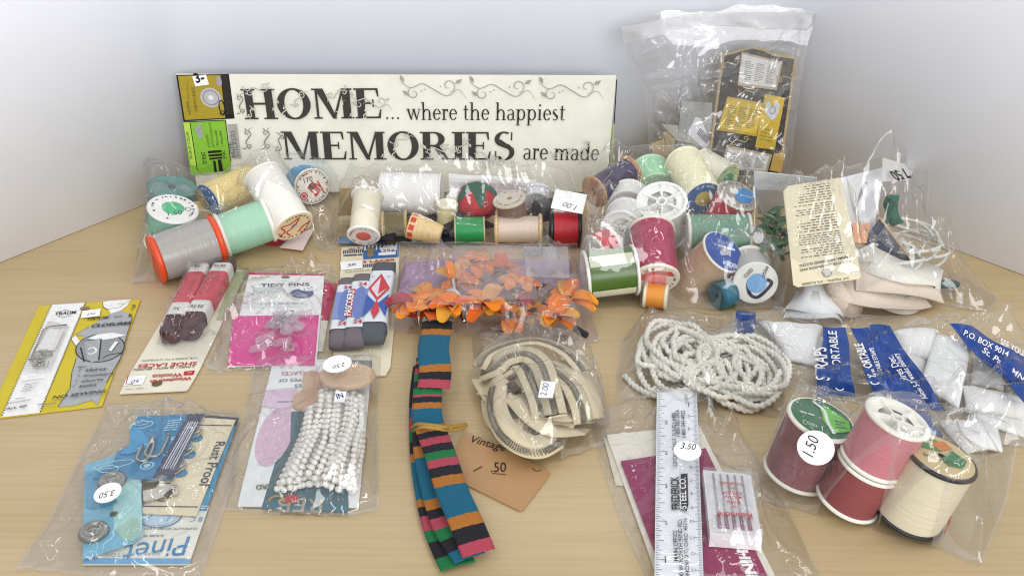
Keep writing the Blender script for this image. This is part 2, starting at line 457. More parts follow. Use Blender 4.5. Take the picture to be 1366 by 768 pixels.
# ---------------------------------------------------------------- clear bags
def res(pts, n):
    P = np.array([tuple(p) for p in pts], float); d = np.r_[0, np.cumsum(np.linalg.norm(np.diff(P, axis=0), axis=1))]
    t = np.linspace(0, d[-1], n); return np.stack([np.interp(t, d, P[:, i]) for i in range(3)], 1)
def kids(o):
    r = [o]
    for c in o.children: r += kids(c)
    return r
def bag(name, label, top, right, bottom, left, contents, n=100, m=80, loose=140, amp=1.0, folds=45, seed=1, mat=None, edge=None, frameM=None, group=None, under=True, cat='bag', crum=.5, smooth=True, lift=.0007):
    """sides: lists of (px,py[,z]) or Vectors, top/bottom left->right, left/right top->bottom; drapes over the contents"""
    rng = np.random.default_rng(seed)
    W = lambda L: [(p if isinstance(p, Vector) else G(*p) if len(p) == 3 else G(p[0], p[1], .0012)) for p in L]
    FM = frameM or Matrix.Identity(4); FI = FM.inverted()
    top, right, bottom, left = [[FI @ p for p in W(L)] for L in (top, right, bottom, left)]
    T, Bm, Lf, Rt = res(top, n), res(bottom, n), res(left, m), res(right, m)
    u = np.linspace(0, 1, n)[None, :, None]; v = np.linspace(0, 1, m)[:, None, None]
    S = (1-v)*T[None]+v*Bm[None]+(1-u)*Lf[:, None]+u*Rt[:, None]-((1-u)*(1-v)*T[0]+u*(1-v)*T[-1]+(1-u)*v*Bm[0]+u*v*Bm[-1])
    V, F = [], []
    bpy.context.view_layer.update()
    for c in contents:
        for o in kids(c):
            if o.type == 'MESH':
                k = len(V); mw = FI @ o.matrix_world
                V += [mw @ q.co for q in o.data.vertices]; F += [tuple(i+k for i in p.vertices) for p in o.data.polygons]
    h = np.full((m, n), -1.0)
    if F:
        bv = BVHTree.FromPolygons(V, F)
        for j in range(m):
            for i in range(n):
                hit = bv.ray_cast(Vector((S[j, i, 0], S[j, i, 1], 1)), Vector((0, 0, -1)))
                if hit[0] is not None: h[j, i] = hit[0].z+lift
    z0 = S[:, :, 2].copy(); z = np.maximum(z0, h); fx = z.copy()
    obs = np.maximum(h, z0-.02)
    for it in range(loose):
        a = z.copy(); a[1:-1, 1:-1] = .25*(z[2:, 1:-1]+z[:-2, 1:-1]+z[1:-1, 2:]+z[1:-1, :-2])
        z = np.maximum(a, obs); z[0], z[-1], z[:, 0], z[:, -1] = z0[0], z0[-1], z0[:, 0], z0[:, -1]
        z[0] = np.maximum(z[0], h[0]); z[-1] = np.maximum(z[-1], h[-1])
    X, Y = S[:, :, 0], S[:, :, 1]; D = np.zeros((m, n))
    xs, ys = (X.min(), X.max()), (Y.min(), Y.max()); size = max(xs[1]-xs[0], ys[1]-ys[0])
    for k in range(folds):   # straight sharp creases
        cx, cy = rng.uniform(*xs), rng.uniform(*ys); a = rng.uniform(0, math.pi); ln = (rng.uniform(.07, .22) if k % 3 else rng.uniform(.25, .5))*size; w = rng.uniform(.0016, .0055)
        dx, dy = X-cx, Y-cy; t = dx*math.cos(a)+dy*math.sin(a); d = -dx*math.sin(a)+dy*math.cos(a)+rng.uniform(-4, 4)*t*t
        D += rng.uniform(.3, .95)*w*np.clip(1-np.abs(d)/w, 0, 1)*np.clip(1-(t/ln)**2, 0, 1)
    pts = np.stack([rng.uniform(*xs, 70), rng.uniform(*ys, 70)], 1)   # facets
    d2 = np.sort(np.hypot(X[..., None]-pts[:, 0]+.004*np.sin(Y[..., None]*180), Y[..., None]-pts[:, 1]+.004*np.sin(X[..., None]*150)), axis=2)
    D += crum*.0016*np.clip(1-(d2[..., 1]-d2[..., 0])/.006, 0, 1)+crum*.09*np.clip(d2[..., 0], 0, .03)
    for k in range(5):
        a = rng.uniform(0, 6.28); q = rng.uniform(60, 190); D += .0007*(1+np.sin((X*math.cos(a)+Y*math.sin(a))*q+rng.uniform(0, 6)+3*np.sin(Y*60+k)))
    ed = np.minimum(np.minimum(np.arange(n)[None], np.arange(n)[::-1][None])+0*z, (np.minimum(np.arange(m), np.arange(m)[::-1]))[:, None])
    mk_ = .5+.5*np.sin(X*rng.uniform(35, 60)+rng.uniform(0, 6)+2*np.sin(Y*40))*np.sin(Y*rng.uniform(35, 60)+rng.uniform(0, 6))   # creases gather in places and along the rim
    mk_ = (.5+1.9*mk_**1.5)*np.clip(.3+ed/14, 0, 1)
    z = z+amp*D*mk_*np.clip(.25+ed/8, 0, 1)
    jit = amp*.0006*np.sin(np.linspace(0, 40, n)+seed); S[0, :, 1] += jit; S[-1, :, 1] += jit
    verts = [FM @ Vector((S[j, i, 0], S[j, i, 1], z[j, i])) for j in range(m) for i in range(n)]
    faces = [(j*n+i, (j+1)*n+i, (j+1)*n+i+1, j*n+i+1) for j in range(m-1) for i in range(n-1)]
    bc = sum(verts, Vector())/len(verts)
    root = thing(name, label, cat, (bc.x, bc.y, min(q.z for q in verts) if frameM is None else min(q.z for q in verts)), group)
    fm = mat or film(); em = edge or film(.16, bump=.2)
    o = mesh('front_film' if frameM else 'upper_film', verts, faces, [fm, em], root, smooth)
    mi = [1 if (i < 1 or j < 1 or i > n-3 or j > m-3) else 0 for j in range(m-1) for i in range(n-1)]
    o.data.polygons.foreach_set('material_index', mi)
    if under:
        st = 3; vv, ff = [], []; jj = list(range(0, m, st)); ii = list(range(0, n, st))
        if jj[-1] != m-1: jj.append(m-1)
        if ii[-1] != n-1: ii.append(n-1)
        for j in jj:
            for i in ii: vv.append(FM @ Vector((S[j, i, 0], S[j, i, 1], min(z0[j, i], .0012)-.0008 if frameM is None else z0[j, i]-.0015)))
        q = len(ii)
        for j in range(len(jj)-1):
            for i in range(q-1): ff.append((j*q+i, (j+1)*q+i, (j+1)*q+i+1, j*q+i+1))
        mesh('back_film' if frameM else 'lower_film', vv, ff, fm, root, True)
    root['_v'] = 0; del root['_v']
    bvh = BVHTree.FromPolygons(verts, faces)
    return root, bvh
def bag_sticker(root, bvh, c, up, rx, ry, square=False, m=None, name='price_sticker', fwd=.0):
    """sticker lying on the film where the pixel ray meets it; up = pixel direction of the sticker's top"""
    hit = bvh.ray_cast(EYE, ray(*c).normalized())
    p = hit[0] if hit[0] is not None else G(*c, .003)
    nrm = Vector((0, -.25, 1)).normalized()
    if hit[1] is not None:
        k = hit[1]; k = k if k.z > 0 or k.y < 0 else -k; nrm = (nrm*1.2+k*.5).normalized()
    d = onplane(c[0]+up[0], c[1]+up[1], p, nrm)-p; ey = d.normalized(); ex = ey.cross(nrm)
    p = p+nrm*.0012+(EYE-p).normalized()*fwd; rx /= 1000; ry /= 1000
    sh = Sheet(root, p-ex*rx+ey*ry, p+ex*rx+ey*ry, p+ex*rx-ey*ry, p-ex*rx-ey*ry)
    sh.sticker(c, rx*1000, ry*1000, name, m, square=square)
    sh.ex, sh.ey, sh.cen = ex, ey, p
    return sh
def film_text(root, bv, body, p0, p1, m, sy=1.0, bold=.01, mirror=False, name='lettering', off=.003, shear=0):
    q = []
    for p in (p0, p1):
        h = bv.ray_cast(EYE, ray(*p).normalized()); w = h[0] if h[0] is not None else G(*p, .01); q.append(w-ray(*p).normalized()*off)
    c = (q[0]+q[1])/2; vw = (EYE-c).normalized(); nr = (Vector((0, -.2, 1)).normalized()+vw*.8).normalized(); ex = (q[1]-q[0]).normalized(); nr = (nr-ex*nr.dot(ex)).normalized(); ey = nr.cross(ex); L = (q[1]-q[0]).length/2
    s_ = Sheet(root, c-ex*L+ey*L, c+ex*L+ey*L, c+ex*L-ey*L, c-ex*L-ey*L); TEXTQ.append((s_, body, Vector((0, -L)), Vector((2*L, -L)), m, sy, shear, bold, name, mirror, False, .0003))
def scrawl(sh, body, w=.7, m=None, dv=0, bold=0, shear=.2, sy=1.1):
    """handwritten price centred on a sticker sheet"""
    c = Vector((sh.W/2, -sh.H/2+dv)); a = c+Vector((-sh.W*w/2, -sh.H*.16)); b = c+Vector((sh.W*w/2, -sh.H*.12))
    TEXTQ.append((sh, body, a, b, m or INK('#23242e'), sy, shear, bold, 'handwriting', False, False, sh.h()))
# ================================================================= setting: table and white panels
def table_mat():
    m, nt, bs, out = base('maple_veneer'); N = nt.nodes; L = nt.links
    tc = N.new('ShaderNodeTexCoord')
    def nz(scale, st, det=4, dis=0):
        mp = N.new('ShaderNodeMapping'); mp.inputs['Scale'].default_value = st; L.new(tc.outputs['Object'], mp.inputs[0])
        n = N.new('ShaderNodeTexNoise'); n.inputs['Scale'].default_value = scale; n.inputs['Detail'].default_value = det; n.inputs['Distortion'].default_value = dis
        L.new(mp.outputs[0], n.inputs['Vector']); return n
    a = nz(5, (.5, 2.4, 1), 4, .6); b = nz(260, (.05, 1.7, 1), 5); c = nz(2.2, (1, 1.6, 1), 2)
    r = N.new('ShaderNodeValToRGB'); e = r.color_ramp.elements
    e[0].position = .3; e[0].color = lin('#c6ad82'); e[1].position = .72; e[1].color = lin('#d2bb93'); L.new(a.outputs[0], r.inputs[0])
    mx = N.new('ShaderNodeMix'); mx.data_type = 'RGBA'; mx.blend_type = 'MULTIPLY'; mx.inputs[0].default_value = .16
    L.new(r.outputs[0], mx.inputs[6])
    r2 = N.new('ShaderNodeValToRGB'); r2.color_ramp.elements[0].position = .35; r2.color_ramp.elements[0].color = (.45, .38, .28, 1); r2.color_ramp.elements[1].position = .6
    L.new(b.outputs[0], r2.inputs[0]); L.new(r2.outputs[0], mx.inputs[7])
    m3 = N.new('ShaderNodeMix'); m3.data_type = 'RGBA'; m3.blend_type = 'MULTIPLY'; m3.inputs[0].default_value = .25
    L.new(mx.outputs[2], m3.inputs[6]); L.new(c.outputs[0], m3.inputs[7])
    vo = N.new('ShaderNodeTexVoronoi'); vo.inputs['Scale'].default_value = 26; L.new(tc.outputs['Object'], vo.inputs['Vector'])   # tiny specks
    lt = N.new('ShaderNodeMath'); lt.operation = 'LESS_THAN'; lt.inputs[1].default_value = .022; L.new(vo.outputs['Distance'], lt.inputs[0])
    wn = N.new('ShaderNodeMath'); wn.operation = 'GREATER_THAN'; wn.inputs[1].default_value = .8
    sp = N.new('ShaderNodeSeparateColor'); L.new(vo.outputs['Color'], sp.inputs[0]); L.new(sp.outputs[0], wn.inputs[0])
    ml = N.new('ShaderNodeMath'); ml.operation = 'MULTIPLY'; L.new(lt.outputs[0], ml.inputs[0]); L.new(wn.outputs[0], ml.inputs[1])
    m4 = N.new('ShaderNodeMix'); m4.data_type = 'RGBA'; L.new(ml.outputs[0], m4.inputs[0]); L.new(m3.outputs[2], m4.inputs[6]); m4.inputs[7].default_value = lin('#6b5236')
    L.new(m4.outputs[2], bs.inputs['Base Color'])
    bs.inputs['Roughness'].default_value = .42; bs.inputs['Specular IOR Level'].default_value = .4
    bp = N.new('ShaderNodeBump'); bp.inputs['Strength'].default_value = .08; bp.inputs['Distance'].default_value = .0005; L.new(b.outputs[0], bp.inputs['Height']); L.new(bp.outputs[0], bs.inputs['Normal'])
    return m
v, f = boxv((0, .45, -.015), Vector((1.0, 0, 0)), Vector((0, .75, 0)), Vector((0, 0, .015)))
tag(mesh('table_top', v, f, table_mat()), None, None, kind='structure')
CL, CR = G(284, 237), G(1014, 237)
LE = CL+(G(0, 351)-CL)*1.9; RE = CR+(G(1366, 368)-CR)*1.8
wm, nt, bs, out = base('white_panel'); bs.inputs['Roughness'].default_value = .6; var(nt, bs, lin('#f0f4ff'), 9, .03, bump=.03)
N_ = nt.nodes; vo = N_.new('ShaderNodeTexVoronoi'); vo.inputs['Scale'].default_value = 9; tc_ = N_.new('ShaderNodeTexCoord'); nt.links.new(tc_.outputs['Object'], vo.inputs['Vector'])
lt = N_.new('ShaderNodeMath'); lt.operation = 'LESS_THAN'; lt.inputs[1].default_value = .0095; nt.links.new(vo.outputs['Distance'], lt.inputs[0])   # a few specks and scuffs on the board
mxw = N_.new('ShaderNodeMix'); mxw.data_type = 'RGBA'; nt.links.new(lt.outputs[0], mxw.inputs[0]); src = bs.inputs['Base Color'].links[0].from_socket; nt.links.new(src, mxw.inputs[6]); mxw.inputs[7].default_value = lin('#8b8377'); nt.links.new(mxw.outputs[2], bs.inputs['Base Color'])
def wallpath():
    pts = [LE]
    for c, a, b in ((CL, LE, CR), (CR, CL, RE)):
        p = c+(a-c).normalized()*.03; q = c+(b-c).normalized()*.03
        for i in range(13):
            t = i/12; pts.append(p*(1-t)**2+c*2*t*(1-t)+q*t*t)
    return pts+[RE]
wp = wallpath()
def wall(name, P):
    n = len(P); v = []; f = []
    for p in P: v += [(p.x, p.y, .0006), (p.x, p.y, .45)]
    for p, k in zip(P, range(n)):
        a = P[max(k-1, 0)]; b = P[min(k+1, n-1)]; t = (b-a).normalized(); q = p+Vector((-t.y, t.x, 0))*.005; v += [(q.x, q.y, .0006), (q.x, q.y, .45)]
    for i in range(n-1):
        j = 2*n+2*i; f += [(2*i, 2*i+1, 2*i+3, 2*i+2), (j, j+2, j+3, j+1), (2*i, 2*i+2, j+2, j), (2*i+1, j+1, j+3, 2*i+3)]
    f += [(0, 2*n, 2*n+1, 1), (2*n-2, 2*n-1, 4*n-1, 4*n-2)]
    tag(mesh(name, v, f, wm, smooth=False), None, None, kind='structure').data.polygons.foreach_set('use_smooth', [True]*len(f))
wall('backdrop_wall', wp)

# ================================================================= serif lettering
def arc(cx, cy, rx, ry, tx, ty, a0=0, a1=360, n=20):
    A = [R(a0+(a1-a0)*i/n) for i in range(n+1)]; out = []
    for i in range(n):
        q = []
        for a, k in ((A[i], 0), (A[i+1], 0), (A[i+1], 1), (A[i], 1)): q.append((cx+(rx-k*tx)*math.cos(a), cy+(ry-k*ty)*math.sin(a)))
        out.append(q)
    return out
def rc(x0, y0, x1, y1): return [[(x0, y0), (x1, y0), (x1, y1), (x0, y1)]]
def sf(x, y, w, s=.05, h=.05): return rc(x-s, y, x+w+s, y+h)
GC = {}   # bold capitals (height 1)
st = .235
GC['H'] = (1.0, rc(.1, 0, .1+st, 1)+rc(.69, 0, .69+st, 1)+rc(.2, .48, .75, .55)+sf(.1, 0, st, .09)+sf(.1, .95, st, .09)+sf(.69, 0, st, .09)+sf(.69, .95, st, .09))
GC['O'] = (1.08, arc(.54, .5, .5, .52, .22, .06, 0, 360, 36))
GC['M'] = (1.25, rc(.12, 0, .19, .97)+rc(.92, 0, .92+st, 1)+[[(.12, 1), (.36, 1), (.72, .0), (.6, .0)]]+[[(.6, 0), (.68, 0), (.98, 1), (.92, 1)]]+sf(.12, 0, .07, .09)+rc(.02, .95, .3, 1)+sf(.92, 0, st, .08)+rc(.9, .95, 1.22, 1))
GC['E'] = (.86, rc(.1, 0, .1+st, 1)+rc(.1, .94, .74, 1)+rc(.1, 0, .78, .06)+rc(.3, .48, .6, .54)+[[(.66, 1), (.74, 1), (.76, .72), (.72, .72)]]+[[(.7, 0), (.78, 0), (.82, .3), (.78, .3)]]+rc(.56, .38, .6, .64)+sf(.1, 0, st, .08)+sf(.1, .95, st, .08))
GC['R'] = (1.0, rc(.1, 0, .1+st, 1)+arc(.46, .74, .34, .26, .2, .055, -90, 90, 18)+rc(.25, .945, .48, 1)+rc(.25, .48, .48, .535)+[[(.42, .5), (.62, .52), (.92, .04), (.72, 0)]]+rc(.72, 0, 1.0, .05)+sf(.1, 0, st, .09)+sf(.1, .95, st, .09))
GC['I'] = (.46, rc(.12, 0, .12+st, 1)+sf(.12, 0, st, .09)+sf(.12, .95, st, .09))
GC['S'] = (.78, arc(.38, .74, .3, .28, .15, .06, 55, 225, 18)+arc(.4, .27, .32, .29, .16, .06, -145, 60, 18)+[[(.1, .66), (.2, .52), (.62, .34), (.7, .42)]]+[[(.12, .6), (.26, .74), (.5, .56), (.4, .44)]]+[[(.38, .52), (.52, .58), (.7, .4), (.58, .3)]]+rc(.6, .7, .64, 1.0)+rc(.1, .0, .14, .32))
GL = {}   # lowercase text face (x height .62 of ascender 1)
def sl(x, y0, y1, w=.1): return rc(x, y0, x+w, y1)
X = .62
GL['h'] = (.68, sl(.1, 0, 1)+rc(.02, .95, .2, 1)+rc(.03, 0, .28, .04)+arc(.36, .38, .22, .24, .09, .06, 0, 170, 12)+sl(.48, 0, .4)+rc(.41, 0, .66, .04))
GL['e'] = (.54, arc(.28, .31, .24, .32, .1, .045, 30, 325, 22)+rc(.1, .32, .5, .37)+arc(.28, .31, .24, .32, .08, .045, 10, 32, 3))
GL['w'] = (.9, [[(.06, X), (.18, X), (.36, 0), (.28, 0)], [(.28, 0), (.33, 0), (.5, X), (.45, X)], [(.4, X), (.52, X), (.7, 0), (.62, 0)], [(.62, 0), (.67, 0), (.86, X), (.81, X)]]+rc(0, .58, .25, X)+rc(.36, .58, .58, X)+rc(.72, .58, .92, X))
GL['r'] = (.42, sl(.1, 0, X)+rc(.02, .58, .18, X)+rc(.03, 0, .3, .04)+arc(.33, .47, .14, .15, .06, .06, 60, 170, 8)+arc(.36, .53, .06, .06, .055, .055, 0, 360, 8))
GL['t'] = (.38, sl(.12, .1, .82, .09)+rc(.02, X-.05, .34, X)+arc(.25, .12, .13, .13, .07, .04, 180, 320, 8))
GL['a'] = (.54, arc(.24, .17, .2, .19, .09, .045, 60, 330, 18)+sl(.36, .06, .45, .09)+arc(.24, .42, .21, .2, .07, .045, 0, 150, 12)+rc(.42, 0, .54, .05)+[[(.22, .34), (.36, .38), (.36, .34), (.24, .3)]])
GL['p'] = (.64, sl(.1, -.28, X)+rc(.02, .58, .18, X)+rc(.03, -.3, .28, -.26)+arc(.34, .31, .25, .32, .1, .045, -165, 165, 24))
GL['i'] = (.32, sl(.11, 0, X)+rc(.03, .58, .18, X)+rc(.03, 0, .29, .04)+arc(.16, .84, .065, .065, .06, .06, 0, 360, 10))
GL['s'] = (.44, arc(.21, .46, .15, .17, .07, .04, 40, 240, 12)+arc(.22, .17, .17, .18, .08, .04, -150, 60, 12)+[[(.08, .42), (.16, .48), (.36, .22), (.28, .16)]])
GL['m'] = (1.0, sl(.1, 0, X)+rc(.02, .58, .18, X)+rc(.03, 0, .28, .04)+arc(.33, .38, .2, .24, .09, .06, 0, 170, 12)+sl(.44, 0, .4, .09)+rc(.38, 0, .6, .04)+arc(.67, .38, .2, .24, .09, .06, 0, 170, 12)+sl(.78, 0, .4, .09)+rc(.72, 0, .95, .04))
GL['d'] = (.64, sl(.46, 0, 1)+rc(.36, .95, .5, 1)+rc(.5, 0, .62, .04)+arc(.3, .31, .25, .32, .1, .045, 15, 345, 24))
GL['.'] = (.26, arc(.13, .05, .065, .065, .06, .06, 0, 360, 10))
GL[' '] = (.3, [])
def serif(sh, body, p0, p1, m, D, hk=1.0, gap=.04, height=None):
    W = sum(D[c][0]+gap for c in body)-gap; a, b = sh.loc(p0), sh.loc(p1); e = (b-a); k = e.length/W; e.normalize(); up = Vector((-e.y, e.x)); x = 0; out = []
    hk = (height/1000/k) if height else hk
    for c in body:
        w, pr = D[c]
        out += [[a+e*((x+q[0])*k)+up*(q[1]*k*hk) for q in pg] for pg in pr]; x += w+gap
    return sh.glyphs(out, m)
def vine(sh, c, s, m, rot=0, flip=1, w=.8):
    """one curling tendril with leaf drops, size s mm, at pixel c"""
    c = sh.loc(c); s /= 1000; cr, sr = math.cos(rot), math.sin(rot)
    T = lambda x, y: c+Vector(((x*flip)*cr-y*sr, (x*flip)*sr+y*cr))*s
    def curve(P, wd):
        q = [p.to_2d() for p in smoothpath([Vector((*p, 0)) for p in P], 28)]
        sh.line([T(*p) for p in q], wd, m, 'printed_vine', px=False, taper=True)
    sp = lambda cx, cy, r, a0, turns, d=1: [(cx+r*(1-.75*i/9)*math.cos(a0+d*turns*6.28*i/9), cy+r*(1-.75*i/9)*math.sin(a0+d*turns*6.28*i/9)) for i in range(10)]
    curve([(-1, .25), (-.7, .05), (-.35, .18), (0, 0), (.4, -.2), (.75, 0), (1, -.3)], w)
    curve(sp(-.62, -.12, .2, 1.6, 1.1, 1), w*.9); curve(sp(.45, .12, .22, -1.4, 1.1, 1), w*.9)
    for x, y, a in ((-.85, -.12, 2.4), (.75, .25, .6), (-.95, .33, 2.0)):
        ca, sa = math.cos(a), math.sin(a)
        sh.poly([T(x+ca*p-sa*q, y+sa*p+ca*q) for p, q in ((-.12, 0), (0, .06), (.14, 0), (0, -.06))], m, 'printed_leaf', px=False)
    for x, y in ((-.38, -.05), (-.28, .0), (.2, .1)): sh.poly([T(x+.025*math.cos(i), y+.025*math.sin(i)) for i in range(6)], m, 'printed_dot', px=False)

# ================================================================= HOME MEMORIES sheet against the back panel
nrm = Vector((0, -math.cos(R(5)), math.sin(R(5)))); P0 = G(540, 262)
S3 = lambda x, y: onplane(x, y, P0, nrm)
c4 = [S3(235, 99), S3(822, 101), S3(808, 256), S3(264, 256)]
t = thing('sticker_sheet', 'long off-white word sticker sheet reading HOME and MEMORIES leaning on the backdrop', 'sticker sheet', (c4[2]+c4[3])/2)
sh = Sheet(t, *c4); sh.slab(PA('#e9e8da'), .0012, 'sheet', 16, 4)
BK, GY = INK('#24221f'), INK('#8d8b86')
z = Zm(220, 80, 4.266); y2 = Zm(500, 80, 4.018)
g = sh.uv(*z(64, 86))
pts = [z(64, 86), z(364, 80), z(397, 334), z(106, 350)]
sh.poly(pts, INK('#181613'), 'printed_border'); sh.poly([z(74, 92), z(316, 86), z(344, 330), z(114, 342)], INK('#a8932c'), 'printed_panel')
sh.poly([z(316, 86), z(356, 84), z(388, 306), z(352, 312)], INK('#2b2623'), 'printed_panel')
sh.ell(z(262, 215), 8.3, 8.0, INK('#b9b7b9'), 'printed_plate'); sh.ell(z(262, 215), 6.6, 6.3, INK('#8f8b94'), 'printed_plate', ring=1.0); sh.ell(z(262, 215), 2.0, 2.0, INK('#dedde0'), 'printed_plate')
sh.ell(z(308, 122), 2.2, 4.2, INK('#a79aa5'), 'printed_plate'); sh.ell(z(325, 270), 2.6, 6.0, INK('#1b1918'), 'printed_ornament', ring=.9); sh.ell(z(328, 302), 2.0, 2.2, INK('#1b1918'), 'printed_ornament', ring=.7)
sh.text('HOME', z(150, 310), z(136, 235), INK('#6a5a1c'), .8); sh.text('MEMORIES', z(188, 292), z(168, 155), INK('#6a5a1c'), .8); sh.marks([(z(138, 228), z(126, 128))], .25, INK('#6a5a1c'))
sq = sh.sticker(z(205, 117), 5.6, 4.0, square=True, rot=.14); sh.text('3-', z(180, 130), z(232, 120), INK('#1d1f2b'), 1.1, bold=.03, name='handwriting')
sh.poly([z(106, 352), z(346, 342), z(378, 575), z(372, 640), z(150, 655)], INK('#84bc38'), 'printed_panel')
sh.poly([z(106, 352), z(142, 350), z(182, 600), z(150, 600)], INK('#b5d856'), 'printed_panel')
sh.marks([(z(144, 352), z(186, 625)), (z(346, 342), z(375, 575)), (z(108, 352), z(346, 342))], .7, BK, 'printed_border')
sh.poly([z(166, 385), z(186, 383), z(190, 356), z(202, 354), z(206, 378), z(214, 380), z(220, 440), z(196, 447)], INK('#9aa39a'), 'hang_slot')
sh.text('STICKERS', z(262, 496), z(243, 420), BK); sh.text('AUTOCOLLANTS', z(284, 496), z(262, 356), BK); sh.text('• Removable', z(310, 495), z(296, 398), BK); sh.text('• Amovible', z(336, 490), z(322, 402), BK)
sh.text('PELER ET COLLER', z(160, 560), z(136, 408), BK); sh.text('trest', z(242, 590), z(230, 522), BK, 1.3); sh.text('SNC', z(352, 560), z(342, 512), BK)
sh.poly([z(246, 516), z(322, 510), z(324, 524), z(248, 530)], BK, 'printed_bar'); sh.poly([z(250, 536), z(326, 530), z(328, 543), z(252, 549)], BK, 'printed_bar'); sh.poly([z(254, 556), z(328, 548), z(330, 558), z(256, 566)], BK, 'printed_bar'); sh.poly([z(276, 572), z(290, 571), z(298, 635), z(284, 638)], BK, 'printed_bar'); sh.poly([z(302, 566), z(322, 563), z(334, 630), z(312, 634)], BK, 'printed_bar')
sh.poly([z(360, 366), z(412, 362), z(436, 556), z(384, 560)], INK('#a6a6a0'), 'printed_panel'); sh.text('STICKERS', z(425, 548), z(402, 400), INK('#55554f'), 1.1); sh.text('HOME', z(402, 550), z(386, 460), INK('#55554f'), 1.1)
HD = INK('#3b3934')
serif(sh, 'HOME', z(456, 336), z(1245, 330), HD, GC, height=24.6, gap=.0)
serif(sh, 'MEMORIES', z(676, 564), y2(757, 533), HD, GC, height=23.6, gap=.0)
for k in range(3): sh.ell(y2(68+k*29, 310), .85, .85, HD, 'printed_dot')
serif(sh, 'where the happiest', y2(170, 319), y2(1020, 322), BK, GL, hk=1.12, gap=.02)
serif(sh, 'are made', y2(793, 531), y2(1200, 536), BK, GL, hk=1.15, gap=.02)
for k in range(3): vine(sh, y2(318+k*370, 157+k*3), 26, INK('#a09e98'), 0, 1, .6)
LV, MV = INK('#bbb9b3'), INK('#85837d')
for (x, y, s, r, fl, mm) in ((535, 165, 16, .2, 1, LV), (980, 190, 13, .4, -1, LV), (1180, 240, 22, -.1, 1, LV), (770, 215, 12, .9, 1, LV), (480, 440, 13, 1.4, 1, MV), (585, 440, 13, 1.4, 1, MV), (660, 470, 12, 1.3, -1, MV), (440, 240, 12, 1.5, 1, MV)): vine(sh, z(x, y), s*.75, mm, r, fl, .7)
for (x, y, s, r) in ((150, 420, 13, .5), (340, 470, 15, .1), (600, 510, 15, -.4), (470, 450, 11, .9), (650, 545, 14, .2), (1010, 490, 14, .2), (1130, 460, 10, 1.2), (740, 560, 9, 1.5)): vine(sh, y2(x, y), s*.75, LV, r, 1, .7)
WV = INK('#dedcd0')
for (x, y) in ((500, 290), (640, 250), (690, 280), (850, 260), (1010, 250), (1080, 280), (1150, 290)): vine(sh, z(x, y), 5.5, WV, 1.2, 1 if x % 20 else -1, .5)
for (x, y) in ((60, 480), (110, 480), (260, 470), (310, 480), (430, 470), (500, 460), (560, 480), (700, 490)): vine(sh, y2(x, y), 5.5, WV, 1.2, 1 if x % 20 else -1, .5)
sh.poly([y2(1287, 88), y2(1293, 88), y2(1279, 322), y2(1273, 322)], BK, 'printed_border'); sh.poly([y2(1273, 326), y2(1279, 326), y2(1262, 560), y2(1256, 560)], INK('#a3bd3c'), 'printed_border')
SIGN = t
# ================================================================= yellow hook and eye card
z = Zm(20, 380, 4.267)
t = thing('hook_and_eye_card', 'yellow and white hook and eye closures card with a clear blister of hooks', 'card', G(90, 480))
sh = Sheet(t, G(51.6, 408, .001), G(187.6, 399, .0012), G(136, 541, .001), G(-18, 559, .001))
hk = [z(135, 120), z(398, 103), z(712, 80), z(705, 120), z(600, 420), z(500, 665), z(470, 684), z(360, 695), z(0, 742), (-18, 559)]
v = []
sh.slab(INK('#d9c31c') if 0 else PA('#cdb82c'), .0006)
YL = PA('#dcc71f'); K = INK('#2a2a2c'); GR = INK('#a9abad'); WH = INK('#eeecea'); MG = INK('#77797b')
sh.rect(.125, .0, .455, 1, WH)
ul, ur = .125, .455
def zig(u):
    pts = []; n = 52
    for i in range(n): pts.append((Vector(((u-.008)*sh.W, -(i/n)*sh.H)), Vector(((u+.012)*sh.W, -((i+.5)/n)*sh.H)))); 
    sh.marks(pts, .55, K, 'printed_stitches', px=False)
zig(ul); zig(ur)
# figure in a grey suit
sh.poly([z(545, 165), z(605, 150), z(650, 165), z(668, 190), z(640, 280), z(600, 420), z(520, 560), z(470, 684), z(440, 655), z(330, 690), z(245, 695), z(315, 590), z(325, 500), z(350, 420), z(370, 330), z(390, 290), z(345, 290), z(420, 240)], GR, 'printed_figure')
sh.poly([z(500, 100), z(530, 92), z(660, 84), z(640, 120), z(600, 150), z(545, 165), z(530, 140), z(505, 128)], WH, 'printed_face')
sh.line([z(500, 100), z(505, 128), z(530, 140), z(560, 135), z(600, 128), z(650, 90)], .35, K, smooth=24); sh.line([z(592, 112), z(605, 108), z(618, 111)], .5, K)
sh.poly([z(320, 310), z(345, 288), z(382, 340), z(362, 372)], WH, 'printed_hand'); sh.line([z(420, 240), z(345, 288), z(320, 310), z(362, 372), z(382, 340), z(470, 285)], .3, K)
sh.line([z(650, 165), z(668, 190), z(640, 280), z(600, 420), z(520, 560)], .35, K); sh.line([z(350, 420), z(325, 500), z(315, 590), z(245, 695)], .35, K)
for w_, m_, nm in ((1.0, K, 0), (.985, GR, 1)):
    pass
ov = [(485+138*math.cos(a)*1.0+10*math.sin(a), 362+78*math.sin(a)-18*math.cos(a)) for a in [i*math.pi/18 for i in range(36)]]
sh.poly([z(*p) for p in ov], INK('#8f9193'), 'printed_oval'); sh.line([z(*p) for p in ov+ov[:1]], .7, K)
sh.poly([z(415, 310), z(470, 285), z(560, 275), z(632, 290), z(560, 308), z(490, 318)], WH, 'printed_waistband')
sh.poly([z(398, 322), z(492, 312), z(478, 432), z(440, 445), z(410, 425)], INK('#a4a6a7'), 'printed_flap'); sh.line([z(398, 322), z(492, 312), z(478, 432)], .9, K); sh.line([z(375, 360), z(395, 440)], .9, K); sh.line([z(500, 420), z(540, 400), z(618, 390)], .7, K)
